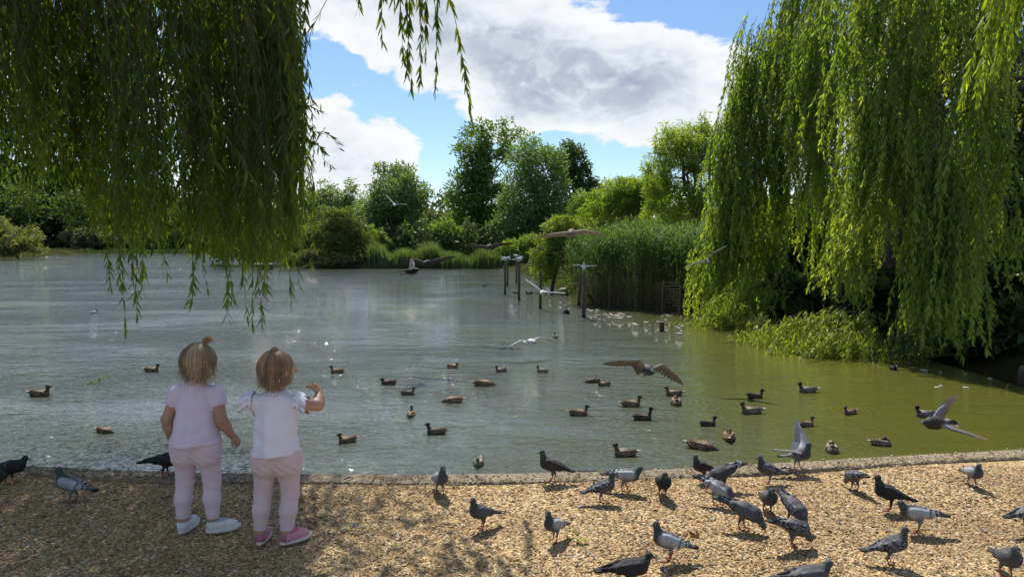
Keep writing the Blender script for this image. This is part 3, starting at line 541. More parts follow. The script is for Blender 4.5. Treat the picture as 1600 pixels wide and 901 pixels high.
rg = np.random.default_rng(5); n = 32000
px = np.where(rg.random(n) < .35, rg.uniform(-250, 400, n), rg.uniform(-500, 1500, n)); Yb = rg.uniform(118, 132, n); tp_ = 7.2 + 5 * sstep((350 - px) / 200) + 1.6 * np.sin(px * .021) + 1.2 * np.sin(px * .053 + 1) + .8 * np.sin(px * .13) 
Pl = np.stack([(px - 800) / F * Yb, Yb, tp_ * rg.random(n) ** np.where(rg.random(n) < .5, 1.3, .5) + rg.normal(0, .3, n)], 1); L = rg.uniform(.6, 1.3, n) * np.where(px < 420, 1.7, 1.0)
V, Q, m_ = leaves(Pl, unit(rg.normal(size=(n, 3))), L, L * .6, rg, .1)
tag(link('distant_wood', mesh_np('distant_wood', V, [Q], np.repeat(np.array([[.055, .08, .038]]) * (rg.uniform(.6, 1.4, (n, 1))), m_, 0)), mat=M_LEAFF), 'low distant wood closing the view behind the pond', 'wood', kind='stuff')
n = 21000; px = rg.uniform(330, 860, n); Yb = rg.uniform(50.5, 57, n); tp_ = 2.1 + .5 * np.sin(px * .07) + .5 * np.sin(px * .19 + 1)
Pl = np.stack([(px - 800) / F * Yb, Yb, tp_ * rg.random(n) ** .7 + rg.normal(0, .15, n)], 1); L = rg.uniform(.18, .42, n)
V, Q, m_ = leaves(Pl, unit(rg.normal(size=(n, 3))), L, L * .55, rg, .1)
tag(link('undergrowth', mesh_np('undergrowth', V, [Q], np.repeat(np.array([[.075, .11, .04]]) * (rg.uniform(.6, 1.4, (n, 1))), m_, 0)), mat=M_LEAFF), 'tangled undergrowth at the foot of the far trees', 'undergrowth', kind='stuff')
# --- reeds, bank grass
def blades(base, hgt, lean, wid, rg, col, col2, seg=4, droop=.45):
    """arching strap leaves; base (n,3)"""
    n = len(base); az = rg.uniform(0, 6.28, n); dh = np.stack([np.cos(az), np.sin(az), np.zeros(n)], 1); sd = np.stack([-np.sin(az), np.cos(az), np.zeros(n)], 1)
    s = np.linspace(0, 1, seg + 1); P_ = []
    for q in s:
        w = wid * (1 - q) ** .7 * (.6 + .8 * q if q < .4 else .92) + .0004
        c = base + dh * (lean * q ** 1.6)[:, None] + np.array([0, 0, 1.]) * (hgt * (q - droop * q ** 3))[:, None]
        P_ += [c - sd * w[:, None] / 2, c + sd * w[:, None] / 2]
    V = np.stack(P_, 1); k = 2 * (seg + 1); i = np.arange(n)[:, None] * k
    Q = np.concatenate([i + [2 * j, 2 * j + 1, 2 * j + 3, 2 * j + 2] for j in range(seg)], 0)
    cc = (np.array(col) + (np.array(col2) - np.array(col)) * rg.random((n, 1))) * rg.uniform(.75, 1.25, (n, 1))
    return V.reshape(-1, 3), Q, np.repeat(cc, k, 0)
rg = np.random.default_rng(61); mb = MB()
# the bed follows the fence line from the bush to the great willow
A = np.array([1.9, 21.3]); B = np.array([4.8, 19.0]); nrm2 = np.array([.62, .78])
n = 2000; tt = rg.uniform(-.08, 1.22, n); dd = rg.random(n) ** 1.3 * 5.0 + .25 * np.sin(tt * 19)
bx2 = A + (B - A) * tt[:, None] + nrm2 * (dd + .12 + rg.normal(0, .16, n))[:, None]
hh = rg.uniform(1.6, 2.4, n) + .12 * np.sin(bx2[:, 0] * 2.1) + np.minimum(dd, 2.5) * .10
stem = np.stack([bx2[:, 0], bx2[:, 1], np.full(n, ZW - .05)], 1)
V, Q, C_ = blades(stem, hh, rg.uniform(.05, .4, n), np.full(n, .018), rg, (.10, .10, .04), (.16, .14, .07), 3, .05); mb.add(V, [Q], C_)
nd = 420; td = rg.uniform(-.05, 1.0, nd); b3 = A + (B - A) * td[:, None] + nrm2 * rg.uniform(.05, .5, nd)[:, None]
V, Q, C_ = blades(np.stack([b3[:, 0], b3[:, 1], np.full(nd, ZW - .05)], 1), rg.uniform(.5, 1.5, nd), rg.uniform(.02, .3, nd), np.full(nd, .02), rg, (.14, .13, .06), (.26, .22, .12), 2, .05); mb.add(V, [Q], C_)
for rep in range(9):
    q = rg.uniform(.12, .97, n) if rep > 3 else rg.uniform(.72, 1.0, n)
    bs = stem + np.stack([rg.normal(0, .05, n), rg.normal(0, .05, n), hh * q], 1)
    V, Q, C_ = blades(bs, rg.uniform(.2, .48, n), rg.uniform(.2, .55, n), np.full(n, .034), rg, (.06, .12, .024), (.11, .19, .042), 4, .75); mb.add(V, [Q], C_)
tag(link('reed_bed', mb.mesh('reed_bed'), mat=M_REED), 'tall green reeds growing behind the wire fence', 'reeds', kind='stuff')
mb = MB()
for (px0, px1, Y0, Y1, h0, h1, n, c1, c2) in [(575, 700, 47.2, 50.5, 1.3, 3.1, 9000, (.08, .12, .04), (.15, .18, .075)), (690, 830, 46.2, 49.5, 1.1, 2.6, 6000, (.07, .105, .03), (.12, .16, .055)), (380, 480, 58, 66, .6, 1.4, 900, G_MID, G_GREY), (60, 380, 93, 101, .6, 1.5, 2600, (.035, .05, .02), (.06, .085, .03))]:
    px = rg.uniform(px0, px1, n); Yb = rg.uniform(Y0, Y1, n); bs = np.stack([(px - 800) / F * Yb, Yb, np.full(n, ZW - .05)], 1)
    h = rg.uniform(h0, h1, n) * (.75 + .25 * np.sin(px * .11) * np.sin(px * .043 + 1))
    V, Q, C_ = blades(bs, h, rg.uniform(.1, .6, n) * h * .5, np.full(n, .075 * (Y0 / 47)), rg, c1, c2, 2, .35); mb.add(V, [Q], C_)
tag(link('bank_grass', mb.mesh('bank_grass'), mat=M_REED), 'rough grass and sedge along the far bank', 'grass', kind='stuff')
mb = MB()
for (px, py, n) in [(850, 447, 46), (893, 452, 60), (878, 450, 30)]:
    c = on(px, py, ZW); bs = np.stack([rg.normal(c[0], .22, n), rg.normal(c[1], .2, n), np.full(n, ZW - .05)], 1)
    V, Q, C_ = blades(bs, rg.uniform(.7, 1.35, n), rg.uniform(.1, .6, n), np.full(n, .03), rg, (.06, .10, .02), (.10, .15, .03), 4, .35); mb.add(V, [Q], C_)
tag(link('iris_leaves', mb.mesh('iris_leaves'), mat=M_REED), 'strap leaved waterside clumps before the yellow green bush', 'grass', kind='stuff')

# ------------------------------------------------------------------ posts, fence, bits in the water
def post(label, px, pyb, pyt, r=.045, lean=0.0, name='wooden_post', Yd=None):
    b = on(px, pyb, ZW); h = (pyb - pyt) * b[1] / F; o = tag(empty(name, b), label, 'post', 'old wooden posts standing in the pond')
    rg = np.random.default_rng(int(px * 7 + pyb)); mb = MB(); z = np.array([-.5, 0, .18, h * .5, h * .97, h]); n = len(z)
    p = np.stack([lean * z / max(h, .1) + rg.normal(0, .004, n), rg.normal(0, .004, n), z], 1)
    c = np.repeat(np.array([[.035, .03, .02], [.04, .035, .022], [.10, .08, .055], [.13, .105, .075], [.15, .12, .09], [.16, .13, .10]]), 9, 0)
    mb.tube(p, [r, r, r * .97, r * .95, r * .93, r * .80], 9, c)
    link('shaft', mb.mesh('shaft'), o, M_WOOD)
    q = MB(); q.tube([(lean, 0, h), (lean, 0, h + .006)], [r * .78, r * .70], 9, (.21, .175, .13)); link('sawn_top', q.mesh('sawn_top'), o, M_WOOD)
    return b + np.array([lean, 0, h])
pt = {}
pt['a'] = post('front wooden post of the leftmost pair in the pond', 789, 460, 411)
pt['b'] = post('rear wooden post of the leftmost pair in the pond', 793, 447, 409)
pt['c'] = post('rear wooden post of the second pair from the left', 807, 442, 405)
pt['d'] = post('front wooden post of the second pair from the left', 811, 469, 412)
pt['e'] = post('single bare wooden post where a white gull flies past', 844, 482, 423)
pt['f'] = post('leaning wooden post beside the post with a spread winged gull', 904, 477, 429, lean=.06)
pt['g'] = post('nearest tall wooden post topped by a spread winged gull', 912, 496, 426, .05)
post('short stump with a ragged top right of the floating scum', 1034, 517, 503, .055, name='wooden_stump')
post('short stump at the far right edge of the water', 1597, 601, 572, .05, name='wooden_stump')
mb = MB(); a, b = at(917, 458, 20.5), on(934, 479, ZW); mb.tube([a - b, (a - b) * .5 + [.01, 0, 0], [0, 0, -.1]], .04, 8, (.06, .05, .035))
mb.tube([a - b, (a - b) * 1.012], .034, 8, (.12, .10, .07))
tag(link('brace_pole', mb.mesh('brace_pole'), mat=M_WOOD, loc=b), 'dark pole slanting into the water behind the gull post', 'pole')
fa, fb = on(912, 478, ZW), on(1062, 492, ZW)
fence = tag(empty('wire_fence', fa), 'rusty wire mesh fence with thin posts before the reeds', 'fence')
for (px, pyb, pyt) in [(952, 481, 431), (1035, 489, 439), (1062, 492, 446)]:
    b = on(px, pyb, ZW); h = (pyb - pyt) * b[1] / F; mb = MB(); mb.tube([(0, 0, -.3), (0, 0, h * .5), (.01, 0, h)], [.032, .031, .028], 8, (.15, .125, .09))
    link('fence_post', mb.mesh('fence_post'), fence, M_WOOD, b - fa)
mb = MB(); nv = 58; hw_ = .82
for i in range(nv):
    p = (fb - fa) * i / (nv - 1); w = .012 * math.sin(i * .9); mb.tube([p + [0, w, -.05], p + [0, -w, hw_ * .5], p + [0, w, hw_]], .0035, 3, (.13, .10, .07), False)
for j in range(12):
    z = j * hw_ / 11; k = np.linspace(0, 1, 20); P_ = (fb - fa)[None] * k[:, None]; P_[:, 2] += z + .02 * np.sin(k * 17 + j); mb.tube(P_, .0035, 3, (.13, .10, .07), False)
link('wire_mesh', mb.mesh('wire_mesh'), fence, M_WOOD)
rg = np.random.default_rng(77); mb = MB()
def flake(c, r, col):
    k = 9; a = np.arange(k) * 6.283 / k; rr = r * rg.uniform(.5, 1.2, k)
    T = np.stack([c[0] + np.cos(a) * rr, c[1] + np.sin(a) * rr * 1.3, np.full(k, ZW + .012)], 1); Bm = T * [1, 1, 0] + [0, 0, ZW - .01]
    mb.add(np.concatenate([T, Bm, [[c[0], c[1], ZW + .012 + r * .12]]]), [[[i, (i + 1) % k, 2 * k] for i in range(k)], [[i + k, (i + 1) % k + k, (i + 1) % k, i] for i in range(k)]], col)
for (px, py, n, sx, sy) in [(955, 494, 26, 14, 2.2), (920, 484, 6, 8, 1.5), (1000, 508, 6, 22, 5), (1055, 509, 16, 14, 5), (890, 477, 6, 10, 3), (1040, 492, 6, 8, 1), (870, 452, 10, 12, 2), (895, 465, 6, 20, 5), (1420, 574, 5, 30, 6), (1500, 600, 5, 60, 14)]:
    for i in range(n):
        p = on(rg.normal(px, sx), rg.normal(py, sy), ZW); flake(p, rg.uniform(.02, .085) * (.5 if px > 1300 else 1), np.array([.40, .36, .28]) * rg.uniform(.7, 1.25))
tag(link('floating_scum', mb.mesh('floating_scum'), mat=M_FLOAT), 'pale scum and feathers drifting by the fence', 'debris', kind='stuff')
for (lb, P_) in [('pale forked stick poking out of the water before the great willow', [(1386, 562), (1395, 556), (1410, 549)]), ('small curved stick floating near the right edge', [(1560, 606), (1572, 607), (1586, 614)])]:
    b = on(*P_[0], ZW); pts = [np.zeros(3)] + [at(x, y, b[1]) - b for x, y in P_[1:]]; pts[0] = np.array([0, 0, -.04]); mb = MB(); mb.tube(pts, [.014, .012, .006], 6, (.33, .29, .21))
    mb.tube([pts[1], pts[1] + [.05, .03, .06]], [.007, .003], 5, (.33, .29, .21)); tag(link('stick', mb.mesh('stick', True), mat=M_WOOD, loc=b), lb, 'stick')
b = on(487, 405, ZW + .3); mb = MB(); mb.ball((0, 0, 0), (.75, .5, .10), (.16, .14, .11), 12, 6); mb.ball((.2, .05, -.18), (.55, .4, .22), (.10, .09, .07), 10, 6)
tag(link('flat_stone', mb.mesh('flat_stone', True), mat=M_STONE, loc=(b[0], 46.0, ZW + .30)), 'flat stone jutting over the water under the olive bush', 'stone')
mb = MB(); b = on(882, 455, ZW); mb.ball((0, 0, .06), (.22, .13, .08), (.36, .33, .27), 10, 6); mb.ball((.2, 0, .03), (.12, .1, .06), (.28, .25, .2), 8, 5)
tag(link('flat_stone', mb.mesh('flat_stone', True), mat=M_STONE, loc=b), 'pale stone in the water under the yellow green bush', 'stone')
for (px, py, lb, nl) in [(140, 600, 'floating green willow sprig between the leftmost ducks', 40), (512, 545, 'tiny dark twig standing out of the water beside the girls', 3)]:
    b = on(px, py, ZW); rq = np.random.default_rng(px); mb = MB(); e = np.array([.2 if nl > 9 else .01, .15 if nl > 9 else 0, .07 if nl > 9 else .13]); p = limb(mb, [-.12 * (nl > 9), -.05 * (nl > 9), -.01], e, .004, .0015, rq, 6, .03, 4, (.09, .08, .04))
    s_ = rq.uniform(1, 5, nl); Pq = np.stack([np.interp(s_, np.arange(6), p[:, k]) for k in range(3)], 1); V, Q, m_ = leaves(Pq, unit(rq.normal(0, .6, (nl, 3)) + [.6, .2, .3]), .05, .012, rq, .1, True); mb.add(V, [Q], (.09, .13, .03))
    tag(link('willow_sprig', mb.mesh('willow_sprig'), mat=M_LEAFN, loc=b), lb, 'twig')
for (px, py, c_, lb) in [(905, 843, (.11, .19, .05), 'green leaf sprig lying on the gravel between pigeons'), (1090, 839, (.10, .06, .025), 'curled brown leaf on the gravel beside the pecking pigeons')]:
    b = on(px, py, .012); rq = np.random.default_rng(px); n = 4 if px < 1000 else 2; V, Q, m_ = leaves(np.zeros((n, 3)) + rq.normal(0, .006, (n, 3)), unit(rq.normal(0, .8, (n, 3)) * [1, 1, .1] + [0, 0, .15]), .055, .024, rq, .25, True); mb = MB(); mb.add(V, [Q], c_)
    mb.tube([(0, 0, 0), (-.03, .02, .003)], .0015, 4, np.array(c_) * .8); tag(link('fallen_leaf', mb.mesh('fallen_leaf'), mat=M_LEAFN, loc=b), lb, 'leaf')

rg = np.random.default_rng(99); mb = MB()
for i in range(70):                                  # droppings and stray down feathers
    yq = rg.uniform(3.0, 4.5); xq = rg.uniform(-.72, .75) * yq; r0 = rg.uniform(.003, .010); k = 8; a = np.arange(k) * 6.283 / k; rr = r0 * rg.uniform(.5, 1.3, k); zq = float(gravel_z(xq, yq)) + .010
    T = np.stack([xq + np.cos(a) * rr * rg.uniform(.6, 1.8), yq + np.sin(a) * rr, np.full(k, zq)], 1)
    mb.add(np.concatenate([T, T - [0, 0, .004], [[xq, yq, zq + r0 * .3]]]), [[[j, (j + 1) % k, 2 * k] for j in range(k)], [[j + k, (j + 1) % k + k, (j + 1) % k, j] for j in range(k)]], np.array([.62, .60, .55]) * rg.uniform(.5, 1.1))
for i in range(75):                                  # twigs and dry willow leaves
    yq = rg.uniform(2.9, 4.5); xq = rg.uniform(-.75, .3) * yq; a = rg.uniform(0, 3.14); L = rg.uniform(.02, .10); d_ = np.array([math.cos(a), math.sin(a), .02]) * L; zq = float(gravel_z(xq, yq)) + .011
    mb.tube([np.array([xq, yq, zq]), np.array([xq, yq, zq + .004]) + d_ * .5 + rg.normal(0, .003, 3) * [1, 1, 0], np.array([xq, yq, zq]) + d_], rg.uniform(.0012, .003), 4, np.array([.16, .12, .07]) * rg.uniform(.4, 1.6))
tag(link('ground_litter', mb.mesh('ground_litter'), mat=M_WOOD), 'twigs droppings and bits strewn over the gravel', 'litter', kind='stuff')
# ------------------------------------------------------------------ smooth bodies from blended capsules
def seg(p, a, b):
    ab = b - a; t = np.clip(((p - a) @ ab) / (ab @ ab + 1e-12), 0, 1); return t, np.linalg.norm(p - a - t[..., None] * ab, axis=-1)
class Body:
    def __init__(s): s.p = []
    def cap(s, a, b, ra, rb, k=.012, tagn='', sc=(1, 1, 1), sub=False):
        s.p.append((np.array(a, float), np.array(b, float), ra, rb, k, tagn, np.array(sc, float), sub)); return s
    def ev(s, q, P):
        a, b, ra, rb, k, tg, sc, sub = q; t, d = seg(P * sc, a * sc, b * sc); return (d - (ra + (rb - ra) * t)) / sc.max() ** .5, t
    def build(s, vox, cut=None, disp=None):
        rmax = lambda q: max(q[2], q[3]) / q[6].min() + q[4] + .012
        lo = np.min([np.minimum(q[0], q[1]) - rmax(q) for q in s.p], 0); hi = np.max([np.maximum(q[0], q[1]) + rmax(q) for q in s.p], 0)
        n = np.ceil((hi - lo) / vox).astype(int) + 2; ax = [lo[i] + vox * np.arange(n[i]) for i in range(3)]; D = np.full(n, 1.0, np.float32)
        for q in s.p:
            r = rmax(q) + .01; i0 = np.clip(((np.minimum(q[0], q[1]) - r - lo) / vox).astype(int), 0, n); i1 = np.clip(((np.maximum(q[0], q[1]) + r - lo) / vox).astype(int) + 2, 0, n)
            sl = tuple(slice(i0[i], i1[i]) for i in range(3)); G = np.stack(np.meshgrid(*[ax[i][sl[i]] for i in range(3)], indexing='ij'), -1)
            d = s.ev(q, G)[0]; o = D[sl]; k = q[4]
            if q[7]: D[sl] = np.maximum(o, -d)
            else:
                h = np.clip(.5 + .5 * (o - d) / k, 0, 1); D[sl] = d * h + o * (1 - h) - k * h * (1 - h)
        if cut or disp:
            G = np.stack(np.meshgrid(*ax, indexing='ij'), -1)
            if disp: D = D + disp(G)
            if cut: D = np.maximum(D, cut(G))
        return nets(D, lo, vox)
    def paint(s, V, colf, soft=.006):
        acc = np.zeros((len(V), 3)); w = np.zeros(len(V)) + 1e-12; ds = []; ts = []
        for q in s.p: d, t = s.ev(q, V); ds.append(np.abs(d) if not q[7] else np.full(len(V), 9.)); ts.append(t)
        ds = np.array(ds); m = ds.min(0)
        for i, q in enumerate(s.p):
            ww = np.exp(-(ds[i] - m) / soft); acc += colf(q[5], ts[i], V) * ww[:, None]; w += ww
        return acc / w[:, None]
def nets(D, lo, vox):
    n = np.array(D.shape); Sg = D < 0; c = n - 1
    def cor(A, o): return A[o[0]:o[0] + c[0], o[1]:o[1] + c[1], o[2]:o[2] + c[2]]
    offs = [(i, j, k) for i in (0, 1) for j in (0, 1) for k in (0, 1)]
    cnt = sum(cor(Sg, o).astype(np.int8) for o in offs); act = (cnt > 0) & (cnt < 8)
    idx = -np.ones(c, np.int64); ii = np.argwhere(act); idx[act] = np.arange(len(ii))
    acc = np.zeros((len(ii), 3)); num = np.zeros(len(ii))
    for o in offs:
        for a in range(3):
            if o[a]: continue
            o2 = list(o); o2[a] = 1; d0 = D[tuple((ii + o).T)]; d1 = D[tuple((ii + o2).T)]; x = (d0 < 0) != (d1 < 0)
            t = np.where(x, d0 / np.where(d0 == d1, 1, d0 - d1), 0); p = np.tile(np.array(o, float), (len(ii), 1)); p[:, a] += t; acc += p * x[:, None]; num += x
    V = lo + vox * (ii + acc / num[:, None]); Fq = []
    for a in range(3):
        b, e = (a + 1) % 3, (a + 2) % 3; A = np.take(Sg, range(0, n[a] - 1), a); Bq = np.take(Sg, range(1, n[a]), a); ed = np.argwhere(A != Bq)
        ed = ed[(ed[:, b] > 0) & (ed[:, e] > 0) & (ed[:, b] < c[b]) & (ed[:, e] < c[e])]; s0 = A[tuple(ed.T)]
        def cell(db, de): q = ed.copy(); q[:, b] -= db; q[:, e] -= de; return idx[tuple(q.T)]
        Q = np.stack([cell(1, 1), cell(0, 1), cell(0, 0), cell(1, 0)], 1); Q[~s0] = Q[~s0][:, ::-1]; Fq.append(Q)
    Fq = np.concatenate(Fq); return V, Fq[(Fq >= 0).all(1)]
def hash01(P, f, sd=0): return (np.sin(P[:, 0] * 127.1 * f + P[:, 1] * 311.7 * f + P[:, 2] * 74.7 * f + sd) * 43758.5453) % 1
def cells(P, f, sd=0): return hash01(np.floor(P * f), .013, sd)
def mixc(a, b, t): return np.asarray(a) * (1 - t)[:, None] + np.asarray(b) * t[:, None]

# ------------------------------------------------------------------ pigeons
PG = {  # chest, mid, rump, tail end, neck, head (x, z) and beak direction
 'U': dict(C=(.045, .142), M=(0, .13), Rr=(-.06, .112), T=(-.165, .082), N=(.067, .188), H=(.078, .232), b=(.95, -.25)),
 'S': dict(C=(.040, .128), M=(-.005, .12), Rr=(-.06, .108), T=(-.165, .085), N=(.058, .160), H=(.070, .196), b=(.95, -.3)),
 'W': dict(C=(.055, .135), M=(0, .13), Rr=(-.07, .128), T=(-.185, .118), N=(.088, .165), H=(.110, .196), b=(.95, -.3)),
 'K': dict(C=(.055, .108), M=(0, .13), Rr=(-.065, .15), T=(-.175, .182), N=(.092, .078), H=(.112, .046), b=(.45, -.9)),
 'F': dict(C=(.055, .00), M=(0, 0), Rr=(-.07, -.005), T=(-.19, -.01), N=(.09, .008), H=(.122, .01), b=(1, -.12)),
 'X': dict(C=(.045, .142), M=(0, .13), Rr=(-.06, .112), T=(-.165, .082), N=(.067, .188), H=(.078, .232), b=(.95, -.25))}
PAL = {  # wing, wing mark, neck, head, chest, belly, tail, mode
 'barred': ((.42, .44, .47), (.014, .014, .016), (.030, .042, .046), (.085, .095, .115), (.075, .070, .085), (.24, .25, .27), (.12, .13, .145), 'bar'),
 'slate': ((.105, .11, .125), (.035, .035, .04), (.040, .048, .052), (.095, .105, .12), (.080, .070, .080), (.13, .13, .14), (.09, .095, .105), 'bar'),
 'chequered': ((.21, .22, .245), (.022, .022, .026), (.040, .048, .052), (.10, .105, .12), (.070, .062, .070), (.16, .16, .17), (.085, .09, .10), 'check'),
 'dark': ((.030, .030, .034), (.012, .012, .014), (.016, .020, .022), (.024, .025, .028), (.026, .026, .030), (.05, .05, .052), (.022, .022, .025), 'bar'),
 'brown': ((.050, .042, .040), (.022, .02, .02), (.036, .034, .034), (.052, .05, .052), (.052, .042, .040), (.12, .11, .105), (.045, .04, .04), 'check'),
 'pied': ((.070, .068, .076), (.022, .022, .024), (.05, .045, .062), (.055, .058, .066), (.065, .055, .072), (.10, .10, .11), (.06, .06, .07), 'pied'),
 'tan': ((.30, .23, .16), (.20, .15, .10), (.20, .15, .12), (.20, .155, .13), (.26, .20, .16), (.36, .29, .22), (.30, .20, .15), 'bar'),
 'gull': ((.42, .44, .47), (.05, .05, .05), (.80, .80, .79), (.06, .05, .045), (.80, .80, .79), (.80, .80, .79), (.78, .78, .78), 'plain')}
def pigeon_colf(pal, mauve):
    wg, mk, nk, hd, ch, be, tl, mode = [np.array(c) if not isinstance(c, str) else c for c in PAL[pal]]
    def f(tg, t, V):
        o = np.ones((len(V), 1))
        if tg == 'wing':
            c = wg * o; q = t + .9 * (V[:, 2] - V[:, 2].mean()) * 0
            if mode in ('bar', 'check', 'pied'):
                bar = ((np.abs(t - .50) < .035) | (np.abs(t - .67) < .05)).astype(float); c = mixc(c, mk, bar)
                tip = sstep((t - .74) / .08); c = mixc(c, tl * .55, tip)
            if mode == 'check': c = mixc(c, mk, ((cells(V, 95) > .52) & (t < .72)).astype(float) * .9)
            if mode == 'pied': c = mixc(c, (.42, .42, .44), ((t > .6) & (cells(V, 38, 2) > .5)).astype(float))
            return c * (1 + .12 * np.sin(V[:, :1] * 420 + V[:, 2:] * 300))
        if tg == 'tail': return mixc(tl * o, mk, ((t > .80)).astype(float)) if mode != 'plain' else tl * o
        if tg == 'neck':
            c = mixc(ch * o, nk, sstep(t * 1.6)); g = hash01(V, 3.1)
            c = c + np.array([.014, .06, .035]) * (sstep((V[:, 2:3] % .02) / .02) * (mode != 'plain')); 
            return mixc(c, (.22, .155, .25), sstep((t - .1) / .3) * sstep((.85 - t) / .3) * mauve)
        if tg == 'head': return hd * o
        if tg == 'chest': return mixc(ch * o, be, sstep((-(V[:, 2] - V[:, 2].mean()) - .0) / .05) * .35)
        return be * o
    return f
PGEO = {}
def pigeon_geo(pose, vox=.0056):
    if pose in PGEO: return PGEO[pose]
    g = PG[pose]; v = lambda k, y=0, dx=0, dz=0: (g[k][0] + dx, y, g[k][1] + dz); B = Body()
    B.cap(v('M'), v('C'), .049, .047, .02, 'chest'); B.cap(v('M'), v('Rr'), .048, .026, .02, 'belly')
    B.cap(v('C', 0, .006, .01), v('N'), .038, .024, .022, 'neck'); B.cap(v('N'), v('H'), .022, .0185, .014, 'neck'); 
    hb = np.array([g['b'][0], 0, g['b'][1]]); hb /= np.linalg.norm(hb); H = np.array(v('H'))
    B.cap(H - hb * .003, H + hb * .010, .0195, .0135, .008, 'head')
    B.cap(v('Rr', 0, 0, -.002), v('T'), .022, .026, .02, 'tail', (1, .9, 2.6))
    if pose not in ('F', 'X'):
        for s_ in (-1, 1):
            S_ = np.array(v('C', s_ * .036, -.012, .008)); Tp = np.array(v('T', s_ * .012, .022, .014)); B.cap(S_, S_ * .45 + Tp * .55 + [0, s_ * .012, -.004], .034, .027, .006, 'wing', (1, 1.9, 1)); 
            B.cap(S_ * .5 + Tp * .5 + [0, s_ * .010, -.004], Tp, .024, .007, .006, 'wing2', (1, 1.7, 1))
    V, Q = B.build(vox); PGEO[pose] = (B, V, Q, H, hb); return PGEO[pose]
PM = {}
def pigeon_mesh(pose, pal, mauve=0.0, legs=True, leg_col=(.36, .09, .075), bill=(.09, .085, .085), step=0.0):
    key = (pose, pal, mauve, legs)
    if key in PM: return PM[key]
    B, V, Q, H, hb = pigeon_geo(pose); cf = pigeon_colf(pal, mauve)
    def colf(tg, t, P): return cf('wing', t * .55, P) if tg == 'wing' else cf('wing', .45 + t * .55, P) if tg == 'wing2' else cf(tg, t, P)
    mb = MB(); mb.add(V, [Q], B.paint(V, colf, .0025))
    mb.tube([H + hb * .018, H + hb * .030, H + hb * .041 + [0, 0, -.004]], [.0062, .0042, .001], 6, bill); up = np.array([-hb[2], 0, hb[0]])
    if pal != 'gull': mb.ball(H + hb * .021 + up * .005, (.0055, .005, .0035), (.42, .40, .38), 6, 4)
    for s_ in (-1, 1):
        e = H + hb * .006 + up * .003 + [0, s_ * .0168, 0]; mb.ball(e, .0046, (.32, .10, .02), 6, 4); mb.ball(e + [0, s_ * .0022, 0], .003, (.01, .01, .01), 6, 4)
    if legs:
        M = PG[pose]['M']
        for s_ in (-1, 1):
            dx = .014 * s_; hip = np.array([M[0] - .012, s_ * .021, M[1] - .038]); kn = np.array([hip[0] - .006 + dx, s_ * .022, .036]); an = np.array([hip[0] + .008 + dx, s_ * .023, .006])
            mb.tube([hip, hip * .45 + kn * .55, kn], [.016, .009, .0045], 7, np.array([np.array(PAL[pal][5]) * .9] * 14 + [np.array(leg_col)] * 7)); mb.tube([kn, an], [.0042, .0042], 6, leg_col)
            for a_, l_ in ((-.5, .026), (0, .031), (.5, .026), (math.pi, .017)): mb.tube([an, an + np.array([math.cos(a_) * l_ * .55, math.sin(a_) * l_ * .55, -.0005]), an + np.array([math.cos(a_) * l_, math.sin(a_) * l_, -.003])], [.0038, .0032, .0018], 5, leg_col)
    PM[key] = mb.mesh('pigeon_' + pose + pal, True); return PM[key]
